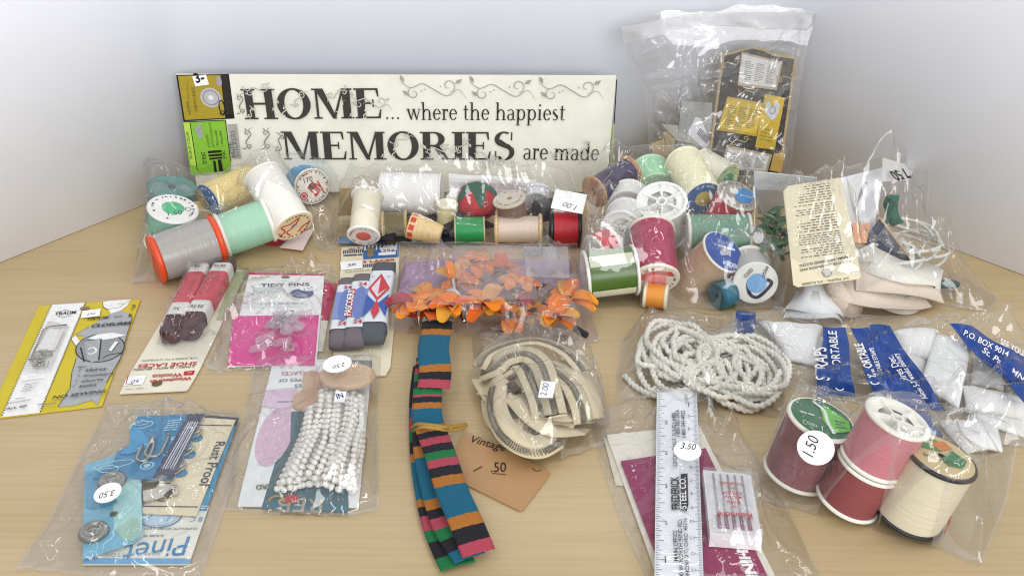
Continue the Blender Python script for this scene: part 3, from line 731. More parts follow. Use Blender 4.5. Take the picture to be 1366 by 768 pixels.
sh.line([z(418, 372), z(445, 360), z(465, 378), z(440, 396), z(415, 395)], 1.1, WH, 'printed_hook', smooth=20); sh.poly([z(532, 378), z(572, 325), z(592, 330), z(552, 384)], WH, 'printed_eye'); sh.line([z(532, 378), z(552, 384), z(592, 330)], .5, K)
sh.ell(z(398, 138), 3.1, 2.5, INK('#8a7458'), 'hang_hole')
sh.text('TRAUM', z(225, 178), z(346, 168), K, 1.3, bold=.02); sh.line([z(240, 160), z(285, 148), z(320, 156)], .5, K); sh.line([z(245, 184), z(285, 188), z(322, 178)], .5, K)
sh.text('HOOK', z(412, 206), z(540, 196), K, 1.0, shear=.25, bold=.03); sh.text('and', z(565, 192), z(612, 188), K, 1, shear=.25); sh.text('E', z(645, 186), z(668, 184), K, 1.0, shear=.25, bold=.03)
sh.text('CLOSURES', z(435, 248), z(664, 230), K, 1.0, shear=.25, bold=.03); sh.text('2', z(668, 135), z(690, 131), K, 1.05, bold=.02); sh.text('3', z(661, 152), z(674, 150), K, .9)
sh.sticker(z(434, 170), 5.8, 4.6, square=True, rot=.1); sh.text('25¢', z(408, 182), z(462, 176), INK('#3a3b8e'), .9, shear=.2, name='handwriting')
for i, (w_, a, b) in enumerate((('for', (360, 484), (410, 478)), ('skirts', (400, 502), (520, 494)), ('trousers', (392, 534), (565, 520)), ('shorts', (378, 566), (505, 554)), ('belts', (365, 596), (465, 586)))):
    sh.text(w_, z(*a), z(*b), K, .8, shear=.2, bold=.01)
    if i: sh.line([z(a[0]-32, a[1]), z(a[0]-22, a[1]-14)], .4, K)
sh.text('NO SEWING', z(212, 662), z(522, 622), K, .82, shear=.2, bold=.02)
sh.text('CONTENTS', z(40, 566), z(160, 550), K, .8); sh.fine(z(62, 574), z(140, 566), z(105, 612), z(35, 625), 5, MG, 3, .3)
sh.text('RUST', z(8, 665), z(66, 655), K, .8); sh.text('RESISTANT', z(-40, 692), z(92, 670), K, .8); sh.text('Art. 60', z(-50, 726), z(68, 708), K, .95, bold=.02)
sh.fine(z(132, 690), z(240, 682), z(236, 692), z(130, 700), 1, MG, 6)
for y0, x0, x1 in ((525, 20, 190),): sh.marks([(z(x0+i*22, y0-i*1.5), z(x0+i*22+4, y0-i*1.5-2)) for i in range(8)], .5, MG, 'printed_dots')
# blister tray and its hooks
bq = [z(205, 205), z(310, 238), z(205, 505), z(45, 505)]
C2 = [sh.uv(*p) for p in bq]
def bl(u, v):
    a, b = C2[0], C2[1]; c, d = C2[2], C2[3]
    return ((a[0]*(1-u)+b[0]*u)*(1-v)+(d[0]*(1-u)+c[0]*u)*v, (a[1]*(1-u)+b[1]*u)*(1-v)+(d[1]*(1-u)+c[1]*u)*v)
nb = 16; v, f = [], []
for j in range(nb+1):
    for i in range(nb+1):
        u, w = i/nb, j/nb; e = min(u, 1-u, w, 1-w); h = .0006+.0062*min(1, max(0, (e-.05)/.13))**.6
        if e > .3: h += .0005
        v.append(sh.P(*bl(u, w), h))
f = [(j*(nb+1)+i, (j+1)*(nb+1)+i, (j+1)*(nb+1)+i+1, j*(nb+1)+i+1) for j in range(nb) for i in range(nb)]
mesh('blister', v, f, film(.1, base_ref=.1, bump=.15), t, True)
sh.poly([z(200, 262), z(285, 268), z(230, 385), z(120, 390)], WH, 'card_insert'); sh.line([z(165, 270), z(200, 250), z(300, 240)], 1.6, INK('#5c564c'), 'insert_shadow_edge' if 0 else 'painted_edge_shade'); sh.line([z(165, 270), z(95, 440)], 1.2, INK('#77716a'), 'painted_edge_shade')  # shade along the insert's edges, drawn as dark ink lines
rn = random.Random(4)
for k in range(15):   # the hooks and eyes heaped in the tray
    u, w = rn.uniform(.25, .8), rn.uniform(.62, .9); p = sh.P(*bl(u, w), .0015+.002*rn.random()); a = rn.uniform(0, 6.28); d = Vector((math.cos(a), math.sin(a), rn.uniform(-.2, .3))).normalized(); q = Vector((-d.y, d.x, 0)); s_ = .0032
    pth = smoothpath([p-d*s_-q*.001, p+d*s_-q*.0012, p+d*(s_+.0012), p+d*s_+q*.0012, p-d*s_*.2+q*.0013], 20)
    v, f = tube(pth, .00042, 6); mesh('wire_hook', v, f, mk('metal', '#b9b5a8'), t, True)

# ================================================================= brown shoe lace card
z = Zm(150, 350, 4.267)
def bundle(t, a, b, wid, hgt, m, zc, ang=0):
    """folded lace bundle: rounded block of stacked flat lace from a to b (world)"""
    a = Vector(a); b = Vector(b); d = (b-a); L = d.length; d.normalize(); s = d.cross(Vector((0, 0, 1))).normalized(); up = Vector((0, 0, 1))
    v, f = [], []; n = 18; ns = 5; k = 20
    for i in range(n+1):
        tt = i/n; e = min(1, math.sin(math.pi*min(max(tt, .02), .98))*5)**.5
        for j in range(k):
            th = 2*math.pi*j/k; cx = abs(math.cos(th))**.45*math.copysign(1, math.cos(th)); cy = abs(math.sin(th))**.6*math.copysign(1, math.sin(th))
            rid = 1+.03*math.sin(th*9)
            v.append(a+d*(L*tt)+s*(wid/2*cx*(.9+.1*e)*rid)+up*(zc+hgt/2*cy*e*rid))
    for i in range(n):
        for j in range(k): q = (j+1) % k; f.append((i*k+j, i*k+q, (i+1)*k+q, (i+1)*k+j))
    f.append(tuple(range(k-1, -1, -1))); f.append(tuple(n*k+j for j in range(k)))
    return mesh('lace_bundle', v, f, m, t, True)
def wrap(t, a, b, wid, hgt, zc, t0, t1, m, name='paper_wrapper'):
    a = Vector(a); b = Vector(b); d = b-a; L = d.length; d.normalize(); s = d.cross(Vector((0, 0, 1))).normalized(); up = Vector((0, 0, 1)); v, f = [], []; k = 24
    for tt in (t0, t0*.5+t1*.5, t1):
        for j in range(k):
            th = 2*math.pi*j/k; cx = abs(math.cos(th))**.35*math.copysign(1, math.cos(th)); cy = abs(math.sin(th))**.5*math.copysign(1, math.sin(th))
            v.append(a+d*(L*tt)+s*(wid/2*cx)+up*(zc+hgt/2*cy))
    for i in range(2):
        for j in range(k): q = (j+1) % k; f.append((i*k+j, i*k+q, (i+1)*k+q, (i+1)*k+j))
    return mesh(name, v, f, m, t, False)
t = thing('brown_shoelace_card', 'cream shoe laces card with two dark brown lace bundles in red wrappers', 'card', G(240, 440))
sh = Sheet(t, *[G(*p, .0015) for p in (z(470, 28), z(770, 45), z(425, 728), z(40, 745))])
sh.cut([z(470, 28), z(770, 45), z(505, 590), z(478, 640), z(432, 718), z(415, 728), z(40, 745), z(95, 640), z(240, 400), z(300, 300)], PA('#e6dfca'), .0007)
RD = INK('#b7222c'); BR = INK('#4a2b22')
sh.marks([(z(285, 345), z(372, 212))], 1.2, RD); sh.poly([z(690, 55), z(768, 48), z(640, 330), z(590, 330)], INK('#a9b58a'), 'printed_panel')
sh.text('SHOE LACES', z(485, 566), z(150, 582), RD, .85, bold=.02); sh.text('FOR SHOES 9 TO 10 EYELETS', z(486, 540), z(172, 556), BR, 1); sh.text('2 PAIRS • 36 INCH • BROWN', z(470, 588), z(125, 606), BR, 1.1, bold=.01)
sh.text('Woolco', z(406, 630), z(232, 640), RD, 1.15, shear=-.2, bold=.02); sh.text('Woolworth', z(455, 652), z(218, 672), RD, .95, bold=.03); sh.poly([z(410, 622), z(470, 617), z(462, 640), z(404, 644)], RD, 'printed_logo'); sh.text('W', z(455, 622), z(425, 626), WH, .8)
sh.ell(z(254, 692), 3.1, 2.7, INK('#6b5236'), 'hang_hole'); sh.text('DEPT. ITALY', z(178, 714), z(68, 722), BR, .8)
sh.sticker(z(130, 675), 5.6, 4.5, square=True, rot=.06); sh.line([z(92, 648), z(78, 696), z(120, 698)], .6, RD); sh.text('.50', z(170, 668), z(110, 676), INK('#3a3b8e'), 1.0, shear=.2, name='handwriting')
LB = mk('cloth', '#4a1f20')
for (p0, p1, w_, k) in (((340, 465), (530, 60), .0125, 0), ((450, 445), (660, 60), .0135, 1)):
    a, b = G(*z(*p0)), G(*z(*p1)); zc = .0075
    bundle(t, a, b, w_, .011, LB, zc)
    for s0 in (-1, 1):   # the loop ends of the folded lace
        for q in (.55, 1):
            c = a if s0 < 0 else b; d = (b-a).normalized()*s0; sd = d.cross(Vector((0, 0, 1)))
            pth = smoothpath([c-d*.004+sd*w_*.45*q, c+d*.003*q+sd*w_*.38*q, c+d*.0045*q, c+d*.003*q-sd*w_*.38*q, c-d*.004-sd*w_*.45*q], 24); pth = [x_+Vector((0, 0, zc)) for x_ in pth]
            v, f = strip(pth, .008, R(90), .0011); mesh('lace_loop', v, f, LB, t, True)
    wrap(t, a, b, w_*1.06, .0124, zc, .16, .9, PA('#d9d6cf')); wrap(t, a, b, w_*1.07, .0128, zc, .32, .76, PA('#c23244'))
    zt = zc+.0068; d = (b-a); sd = d.normalized().cross(Vector((0, 0, 1)))
    ws = Sheet(t, *[a+d*tt+sd*w_*.4*sg+Vector((0, 0, zt)) for tt, sg in ((.9, -1), (.9, 1), (.16, 1), (.16, -1))])
    L0 = ws.H; W0 = ws.W
    for vv in (.1, .93):
        for uu in ((.5,) if k == 0 else (.28, .72)):
            TEXTQ.append((ws, '36', Vector((W0*uu+.002, -L0*(vv-.03))), Vector((W0*uu-.002, -L0*(vv-.03))), K, 1.1, 0, .01, 'lettering', False, False, .0003))
    ws.marks([(Vector((W0*(.1+.8*rn.random()), -L0*(.22+.5*rn.random()))),)*1+(Vector((W0*(.1+.8*rn.random()), -L0*(.22+.5*rn.random()))),) for _ in range(0)] or [(Vector((W0*x_, -L0*(.25+.05*i))), Vector((W0*(x_+.25), -L0*(.27+.05*i)))) for i in range(9) for x_ in (.1, .55)], .35, INK('#7d2230'), 'printed_scribble', px=False)
LACE = t
# clear sleeve over the laces
LSLEEVE, _ = bag('clear_sleeve', 'loose crinkled clear sleeve over the brown shoe lace card', [z(450, 20), z(780, 40)], [z(780, 40), z(700, 300), z(620, 640)], [z(250, 470, ), z(480, 560), z(620, 640)], [z(450, 20), z(250, 470)], [t], n=60, m=70, seed=11, folds=26, cat='sleeve', amp=.8, under=False)

# ================================================================= tidy pins pack
z = Zm(280, 310, 4.043)
t = thing('tidy_pins_card', 'white and hot pink card lettered TIDY PINS with clear plastic pins', 'card', G(365, 430))
sh = Sheet(t, *[G(*p, .002) for p in (z(212, 222), z(618, 228), z(575, 706), z(95, 722))])
sh.slab(PA('#ecebe8'), .0007)
PK = INK('#d8478f'); NV = INK('#39456f')
sh.poly([z(128, 452), z(588, 446), z(565, 716), z(95, 720)], PK, 'printed_panel'); sh.poly([z(212, 218), z(618, 226), z(617, 234), z(211, 228)], INK('#c22a5f'), 'printed_band')
sh.text('TIDY PINS', z(274, 295), z(538, 288), NV, .78, bold=.015); sh.text('Modern', z(228, 252), z(322, 244), INK('#b53a55'), .8); sh.ell(z(408, 242), 3.2, 1.9, INK('#8d5a48'), 'hang_hole')
sh.ell(z(497, 330), 8.2, 6.6, INK('#4d5a86'), 'printed_oval'); sh.ell(z(497, 342), 4, 2, INK('#8b93b0'), 'printed_oval')
sh.text('10 TIDY PINS No. 6', z(258, 394), z(505, 388), INK('#8d949f'), .9); sh.line([z(190, 350), z(250, 330), z(400, 312)], .5, INK('#b9c4c6')); sh.poly([z(230, 300), z(390, 296), z(410, 316), z(300, 330), z(240, 318)], INK('#cfd8d6'), 'printed_pin')
sh.line([z(225, 290), z(240, 300), z(238, 330), z(205, 345)], .7, INK('#a9b3b6')); sh.poly([z(190, 378), z(530, 372), z(528, 400), z(180, 408)], INK('#dfe2e2'), 'printed_panel', h=.00021)
sh.sticker(z(530, 308), 6.2, 2.9); sh.text('3.50', z(505, 318), z(558, 308), K, 1.0, shear=.2, name='handwriting')
PIN = mk('clear', '#f3d9e8')
pinm = film(.22, (.98, .93, .96), base_ref=.12, bump=.1)
for k in range(16):
    x, y = rn.uniform(250, 510), rn.uniform(440, 640)
    if y < 520 and x < 330: x += 120
    p = G(*z(x, y), .004+.003*rn.random()); a = rn.uniform(0, 6.28); d = Vector((math.cos(a), math.sin(a), .25)); q = Vector((-d.y, d.x, 0)).normalized()
    v, f = [], []
    out = [(-.006, -.0025), (-.003, -.0042), (.001, -.003), (.005, -.0045), (.007, 0), (.005, .0045), (.001, .003), (-.003, .0042), (-.006, .0025)]
    n_ = len(out)
    for h_ in (0, .0014): v += [p+d*a_+q*b_+Vector((0, 0, h_)) for a_, b_ in out]
    f = [tuple(range(n_-1, -1, -1)), tuple(range(n_, 2*n_))]+[(i, (i+1) % n_, n_+(i+1) % n_, n_+i) for i in range(n_)]
    mesh('plastic_pin', v, f, pinm, t)
    if k % 3 == 0:
        v, f = tube(smoothpath([p+Vector((0, 0, .002)), p+d*.006+q*.003+Vector((0, 0, .003)), p+d*.011+Vector((0, 0, .002)), p+d*.006-q*.003+Vector((0, 0, .002))], 18), .0004, 6); mesh('pin_wire', v, f, mk('metal', '#a9aaa8'), t, True)
t2 = thing('crimson_pins_card', 'crimson card mostly hidden behind the white and pink pins card', 'card', G(440, 410))
s2 = Sheet(t2, *[G(*p, .001) for p in (z(590, 262), z(685, 275), z(640, 470), z(560, 470))]); s2.slab(PA('#b31f4c'), .0006)
s2 = Sheet(t2, *[G(*p, .001) for p in (z(588, 472), z(638, 474), z(610, 640), z(560, 640))]); s2.slab(PA('#d8d2c4'), .0006, 'lower_panel')
TBAG, bv = bag('pin_bag', 'small crinkled clear bag holding the white and pink pins card', [z(190, 190), z(620, 205), z(700, 235)], [z(700, 235), z(660, 500), z(610, 660)], [z(-20, 730), z(60, 748), z(300, 742), z(480, 730), z(610, 660)], [z(190, 190), z(90, 500), z(-20, 730)], [t, t2], seed=3, n=110, m=100, amp=1.0, folds=60)

# ================================================================= 25 cent laces card
z = Zm(440, 320, 4.267)
t = thing('grey_shoelace_card', 'cream laces card marked 25¢ with three grey lace bundles', 'card', G(490, 430))
sh = Sheet(t, *[G(*p, .0016) for p in (z(66, 42), z(398, 22), z(340, 765), z(10, 765))])
sh.cut([z(66, 42), z(398, 22), z(392, 200), z(345, 720), z(318, 768), z(10, 766), z(20, 640), z(60, 180)], PA('#e2d9bd'), .0008)
BL = INK('#3a6aa5')
sh.poly([z(190, 36), z(396, 24), z(393, 98), z(190, 112)], BL, 'printed_panel'); sh.marks([(z(200+i*22, 34-i*1.2), z(200+i*22, 62-i*1.2)) for i in range(9)], 1.0, WH); sh.marks([(z(80+i*12, 62-i*.8), z(78+i*12, 80-i*.8)) for i in range(10)], .8, NV); sh.marks([(z(78, 62), z(190, 54))], .4, NV)
sh.text('No. 4', z(108, 56), z(170, 50), K, .9, bold=.02); sh.fine(z(78, 84), z(186, 78), z(186, 92), z(78, 98), 1, NV, 8)
sh.ell(z(335, 55), 5.6, 6.2, WH, 'printed_cloud'); sh.text('25¢', z(300, 72), z(370, 66), NV, .9, bold=.03); sh.poly([z(278, 76), z(376, 70), z(374, 86), z(276, 92)], WH, 'printed_band')
sh.poly([z(205, 56), z(222, 44), z(252, 46), z(262, 66), z(246, 72), z(248, 94), z(226, 104), z(212, 92), z(216, 76)], INK('#8a7a5a'), 'hang_hole')
sh.text('3 LACES', z(188, 134), z(368, 120), INK('#c43a2e'), .72, bold=.03); sh.marks([(z(192+i*12, 142-i*.9), z(191+i*12, 158-i*.9)) for i in range(16)], .9, NV)
sh.text('FOR SHOES OF 3-4 EYELETS', z(90, 190), z(340, 166), K, .95); sh.text('LACES', z(66, 300), z(80, 230), INK('#c43a2e'), .8)
sh.sticker(z(124, 148), 7.4, 6.0, square=True, rot=.1); sh.text('.50', z(96, 160), z(152, 150), INK('#23307a'), 1.0, shear=.15, bold=.02, name='handwriting')
GL1, GL2 = mk('cloth', '#6e676c'), mk('cloth', '#54595d')
for i, (p0, p1, w_, m_, zc) in enumerate((((52, 655), (112, 280), .0125, GL1, .0065), ((140, 655), (195, 265), .0135, GL1, .0075), ((245, 640), (318, 205), .0165, GL2, .0085))):
    a, b = G(*z(*p0)), G(*z(*p1)); a += Vector((0, -.0, 0)); bundle(t, a, b, w_, .011, m_, zc)
    wrap(t, a, b, w_*1.04, .0122, zc, .14, .82, PA('#d5d8dc')); d = b-a; sd = d.normalized().cross(Vector((0, 0, 1)))
    ws = Sheet(t, *[a+d*tt+sd*w_*.48*sg+Vector((0, 0, zc+.0064)) for tt, sg in ((.82, -1), (.82, 1), (.14, 1), (.14, -1))]); W0, L0 = ws.W, ws.H
    if i < 2:
        ws.rect(.04, .2, .96, .8, INK('#7d8fc0')); ws.rect(.04, .2, .3, .8, INK('#b0454a')) if i == 1 else ws.rect(.8, .2, .96, .8, INK('#b0454a'))
        ov = [Vector((W0*(.6+.34*math.cos(a_)), -L0*(.5+.36*math.sin(a_)))) for a_ in [k*.2 for k in range(32)]]; ws.poly(ov, INK('#6a7cb4'), 'printed_oval', px=False)
        for vv in (.12, .94): TEXTQ.append((ws, '24', Vector((W0*.4, -L0*vv)), Vector((W0*.85, -L0*vv)), INK('#b0353b'), 1, 0, .02, 'lettering', False, False, .0004))
        if i == 1: TEXTQ.append((ws, 'PASCOERS', Vector((W0*.24, -L0*.78)), Vector((W0*.24, -L0*.24)), WH, .9, 0, .02, 'lettering', False, False, .0005))
    else:
        q = lambda x_, y_: Vector((W0*x_, -L0*y_))
        ws.poly([q(.5, .08), q(.96, .38), q(.5, .62), q(.04, .38)], INK('#c03a44'), 'printed_diamond', px=False); ws.poly([q(.5, .16), q(.84, .38), q(.5, .56), q(.16, .38)], INK('#d9c9cf'), 'printed_diamond', px=False)
        ws.poly([q(.5, .16), q(.84, .38), q(.5, .5)], INK('#c03a44'), 'printed_diamond', px=False); ws.poly([q(.03, .5), q(.5, .68), q(.03, .93)], INK('#3c5aa0'), 'printed_triangle', px=False); ws.poly([q(.97, .5), q(.55, .68), q(.97, .93)], INK('#3c5aa0'), 'printed_triangle', px=False)
        ws.poly([q(.5, .6), q(.68, .82), q(.5, .97), q(.32, .82)], INK('#c03a44'), 'printed_diamond', px=False)
        for uu in (.1, .78): TEXTQ.append((ws, '27', q(uu, .16), q(uu+.14, .16), NV, 1, 0, .01, 'lettering', False, False, .0005))
G25 = t
# ================================================================= bag of spools by the left panel
def E(z, x, y, h): return G(*z(x, y), h)
def EN(z, ax, ay, za, bx, by, ratio, L): return ends(z(ax, ay), za, (bx-ax, by-ay), ratio, L)
z = Zm(170, 200, 4.043); GA = 'spools in the left bag'; b1 = []
def add(L, *a, **k):
    r, s_ = spool(*a, **k); L.append(r); return s_
WHT = '#efede4'
add(b1, 'dark teal spool standing behind the white capped teal spool', *EN(z, 240, 200, .036, 236, 330, 0.5, 0.042), .0185, '#3f6f68', '#48736d', ('label', '#5a8a82', None, .93, 1), group=GA, rt=.97, ft=.001)
s_ = add(b1, 'teal green spool standing, white cap with a bright green dot', *EN(z, 246, 314, .040, 232, 440, 0.56, 0.032), .0182, '#6fae90', WHT, ('label', '#eceae3', '#2fae72', .95), group=GA, rt=.9)
s_.text('1.50', z(220, 355), z(300, 345), K, .9, shear=.2, name='handwriting'); s_.ell(z(327, 320), 2.3, 2.3, K, 'printed_mark', ring=.5)
s_ = add(b1, 'pale yellow spool with a blue end label half torn open', *EN(z, 432, 282, .026, 640, 188, 0.5, 0.046), .0150, '#e6cc82', '#d9c9a0', ('label', '#1f5f9c', None, .93), group=GA, rt=.96, ft=.0012)
s_.poly([z(352, 215), z(395, 215), z(420, 262), z(425, 315), z(385, 310), z(360, 270)], PA('#a9916a'), 'torn_paper'); s_.text('Coats', z(438, 345), z(500, 338), INK('#dfe8f2'), 1.2, shear=.3)
add(b1, 'small deep yellow spool wedged under the pale yellow spool', E(z, 400, 395, .012), E(z, 360, 345, .014), .0115, '#d9b84e', '#d8c48e', group=GA)
s_ = add(b1, 'white spool, tallest of its bag, lying with a red printed cap', *EN(z, 898, 412, .021, 742, 160, 0.5, 0.052), .0158, '#e8e5dc', WHT, ('label', '#e6d2a6', None, .93), group=GA, rt=.93)
s_.line([z(820, 470), z(850, 440), z(830, 420), z(880, 400), z(925, 365), z(900, 410), z(860, 445), z(880, 460)], 1.1, INK('#c5342f'), 'printed_script', smooth=40); s_.line([z(920, 440), z(950, 405), z(985, 385)], 1.2, INK('#c5342f'), 'printed_script'); s_.line([z(930, 455), z(970, 420)], 1.0, INK('#c5342f'), 'printed_script')
add(b1, 'mint green spool with white flanges beside the grey spool', *EN(z, 500, 466, .0172, 735, 384, 0.06, 0.038), .0172, '#9ac8ac', WHT, None, None, group=GA, rt=.93, ft=.003)
s_ = add(b1, 'grey spool with bright orange flanges in front of the bag', *EN(z, 140, 592, .0178, 455, 490, 0.1, 0.048), .0180, '#a09c97', '#dd4a1e', None, None, group=GA, rt=.96, ft=.0045, rough=.28)
add(b1, 'black spool end squeezed between grey and mint spools', E(z, 468, 512, .012), E(z, 500, 452, .016), .0085, '#23252e', '#2a2c36', group=GA)
s_ = add(b1, 'blue spool whose round white wooden end has red script lettering', *EN(z, 997, 197, .0165, 900, 135, 0.93, 0.03), .0150, '#2f8fc4', '#eee6d6', ('label', '#efe8da', None, .97), group=GA, rt=.97, hole=.2)
for rr_, m_ in ((13.6, INK('#4c4a50')),): s_.ell(z(997, 197), rr_, rr_, m_, 'printed_ring', ring=.4)
s_.text('170', z(955, 180), z(1000, 165), K, 1.0, name='handwriting'); s_.text('Lily', z(1015, 252), z(1062, 190), INK('#c5303a'), 1.9, shear=.3, bold=.03); s_.ell(z(952, 250), 3.3, 3.3, INK('#c5303a'), 'printed_emblem'); s_.ell(z(952, 250), 2.2, 2.2, INK('#efe8da'), 'printed_emblem', ring=.5); s_.text('LILY MILLS', z(930, 158), z(985, 122), INK('#c5303a'), 1.0)
t = thing('paper_slip', 'pale pink paper slip poking from under the left bag of spools', 'paper slip', G(405, 325)); sh = Sheet(t, *[G(*p, .003) for p in (z(880, 470), z(1010, 420), z(945, 540), z(820, 525))]); sh.slab(PA('#ead7d6'), .0003, 'slip', 2, 2); b1.append(t)
add(b1, 'red spool hidden beneath the white spool with red cap', E(z, 775, 455, .011), E(z, 800, 400, .012), .0105, '#a52432', '#8e2330', group=GA)
SB1, bv = bag('spool_bag', 'clear bag of mixed spools, one grey with orange flanges, by the left panel',
    [z(70, 40)+(.035,), z(250, 60)+(.05,), z(430, 150)+(.04,), z(700, 40)+(.045,), z(1000, 0)+(.04,), z(1130, 60)+(.02,)], [z(1130, 60)+(.02,), z(1140, 330)+(.012,), z(1110, 560)],
    [z(20, 720), z(190, 712), z(520, 590), z(800, 490), z(960, 500), z(1110, 560)], [z(70, 40)+(.035,), z(110, 300)+(.02,), z(60, 560)+(.004,), z(20, 720)], b1, n=130, m=90, seed=5, loose=90, folds=70, amp=1.1)

# ================================================================= middle bag
z = Zm(430, 200, 3.794); GB = 'spools in the middle bag'; b2 = []
add(b2, 'large white spool lying in the middle bag under the letters', E(z, 300, 222, .021), E(z, 606, 228, .021), .0176, '#e4e2de', '#e2e0dc', group=GB, rt=.97, ft=.0015)
s_ = add(b2, 'cream spool leaning out at the end with a red blotched white cap', *EN(z, 208, 436, .0135, 222, 292, 0.55, 0.038), .0126, '#e3dcc4', WHT, ('label', '#d8cfc8', '#c9604f', .93), group=GB, rt=.86)
add(b2, 'khaki brown spool lying behind the little cork-coloured cone', E(z, 300, 385, .012), E(z, 430, 380, .012), .0118, '#6d6138', '#c9ad7c', group=GB, wood=True)
t = thing('wooden_cone', 'cork-coloured tapered wooden cone with red lettering round its wide end', 'wooden cone', E(z, 480, 440, 0)); A, B = E(z, 440, 380, .016), E(z, 548, 412, .012)
v, f = lathe([(0, 0), (.0100, 0), (.0105, .0006), (.0105, .006), (.0099, .007), (.0072, .024), (.0068, .0255), (0, .0256)], 32); M_ = frame(A, B)
mesh('cone', [M_ @ Vector(q) for q in v], f, mk('wood', '#dcc08c'), t, True)
v, f = lathe([(.01062, .0012), (.01062, .0052)], 32); fs = [q for i, q in enumerate(f) if i % 3 != 0]; mesh('red_band_print', [M_ @ Vector(q) for q in v], fs, INK('#c9483a'), t); b2.append(t)
t = thing('black_elastic', 'black folded elastic heaped under the middle spools', 'elastic', E(z, 500, 440, 0))
for k, P in enumerate([[(280, 470), (330, 430), (450, 445), (600, 440), (680, 450)], [(310, 455), (420, 330), (560, 350), (640, 330), (860, 390)], [(590, 420), (700, 320), (780, 310), (850, 330)], [(1000, 330), (1100, 300), (1150, 330)]]):
    pth = smoothpath([E(z, x, y, .006+.003*k) for x, y in P], 40); v, f = strip(pth, .014, lambda q: .5*math.sin(q*7), .001); mesh('elastic_fold', v, f, mk('cloth', '#23252c'), t, True)
b2.append(t)
t = thing('tomato_pincushion', 'red tomato pincushion with dark green leaves among the spools', 'pincushion', E(z, 775, 330, 0)); c = E(z, 785, 262, .019)
v, f = [], []; ns, nr = 48, 20
for j in range(nr+1):
    ph = math.pi*j/nr
    for i in range(ns): a = 2*math.pi*i/ns; r_ = .0165*(1-.1*abs(math.cos(3*a))**6); v.append(c+Vector((r_*math.sin(ph)*math.cos(a), r_*math.sin(ph)*math.sin(a), .0150*math.cos(ph))))
for j in range(nr):
    for i in range(ns): q = (i+1) % ns; f.append((j*ns+i, j*ns+q, (j+1)*ns+q, (j+1)*ns+i))
mesh('cushion', v, f, mk('cloth', '#c52a33'), t, True)
for a0 in range(5):   # felt leaves
    a = a0*1.2566+2.4; v, f = [], []
    for i in range(8):
        q = i/7; w_ = .006*math.sin(math.pi*min(1, .15+.85*q))*(1-.3*q)
        ph = q*1.5
        for s0 in (-1, 0, 1):
            aa = a+s0*w_/(.0168*max(.25, math.sin(max(ph, .25)))); v.append(c+Vector((.0172*math.sin(ph)*math.cos(aa), .0172*math.sin(ph)*math.sin(aa), .0157*math.cos(ph))))
    for i in range(7):
        for s0 in range(2): f.append((i*3+s0, i*3+s0+1, i*3+4+s0, i*3+3+s0))
    mesh('felt_leaf', v, f, mk('cloth', '#2d5a45'), t, True)
b2.append(t)
add(b2, 'wooden spool standing with a pale carved-looking end and brown thread', *EN(z, 945, 245, .034, 965, 330, 0.5, 0.03), .0128, '#7d6352', '#cfc4b0', ('label', '#cfc6b4', None, .9), group=GB, wood=True)
add(b2, 'small cream bobbin upright beside the pincushion', *EN(z, 632, 268, .026, 628, 345, 0.45, 0.02), .0085, '#d9cf9c', '#e2dcc2', group=GB)
add(b2, 'bright green spool lying beside the natural wooden spool', E(z, 668, 408, .0100), E(z, 822, 404, .0100), .0105, '#1f8f4c', '#c9b98c', group=GB, rt=.95, ft=.0012)
add(b2, 'wooden spool of pinkish cream thread with plain wood flanges', E(z, 872, 402, .0115), E(z, 1112, 402, .0115), .0122, '#d8c4b2', '#dcbf91', group=GB, wood=True, rt=.84, ft=.003)
add(b2, 'bright red spool with a black end at the edge of the middle bag', E(z, 1150, 395, .0135), E(z, 1310, 395, .0135), .0140, '#b81f2b', '#22242b', group=GB, rt=.98, ft=.003)
add(b2, 'black spool tucked behind the bright red spool', E(z, 1085, 318, .018), E(z, 1170, 300, .018), .0095, '#25282e', '#2b2e34', group=GB)
add(b2, 'pearl grey spool behind the pinkish cream wooden spool', E(z, 1085, 265, .018), E(z, 1090, 215, .022), .0115, '#cfcfd2', '#dcdcdf', ('label', '#dfdfe3', None, .9), group=GB)
t = thing('kraft_card', 'plain kraft card standing behind the cream spool with red blotched cap', 'card', E(z, 140, 330, 0)); sh = Sheet(t, E(z, 92, 195, .036), E(z, 208, 190, .036), E(z, 192, 330, .004), E(z, 78, 335, .004)); sh.slab(PA('#bfa673'), .0006, 'card', 3, 3); b2.append(t)
t = thing('white_paper', 'folded white paper at the back of the middle bag behind the wooden spool end', 'paper', E(z, 900, 230, 0)); sh = Sheet(t, E(z, 640, 118, .034), E(z, 1085, 150, .034), E(z, 1075, 235, .018), E(z, 640, 235, .018), curl=lambda u, v: .002*math.sin(u*9)+.001*math.sin(v*7)); sh.slab(PA('#dcdbd9'), .0004, 'sheet', 14, 6); b2.append(t)
t = thing('blue_paper', 'blue paper corner under the cream spool', 'paper', E(z, 120, 465, 0)); sh = Sheet(t, *[G(*p, .002) for p in (z(85, 440), z(200, 440), z(190, 475), z(80, 470))]); sh.slab(PA('#2f74ad'), .0004, 'sheet', 2, 2); b2.append(t)
SB2, bv = bag('spool_bag', 'clear bag holding the red pincushion and the bright green spool, below the word sheet',
    [z(80, 260)+(.02,), z(150, 130)+(.04,), z(260, 70)+(.055,), z(330, 85)+(.055,), z(700, 95)+(.055,), z(1000, 88)+(.055,), z(1250, 100)+(.045,)], [z(1250, 100)+(.045,), z(1340, 330)+(.02,), z(1320, 478)],
    [z(0, 440), z(80, 485), z(300, 480), z(700, 480), z(1000, 482), z(1320, 478)], [z(80, 260)+(.02,), z(40, 380)+(.008,), z(0, 440)], b2, n=140, m=80, seed=7, loose=120, folds=80, amp=1.2)
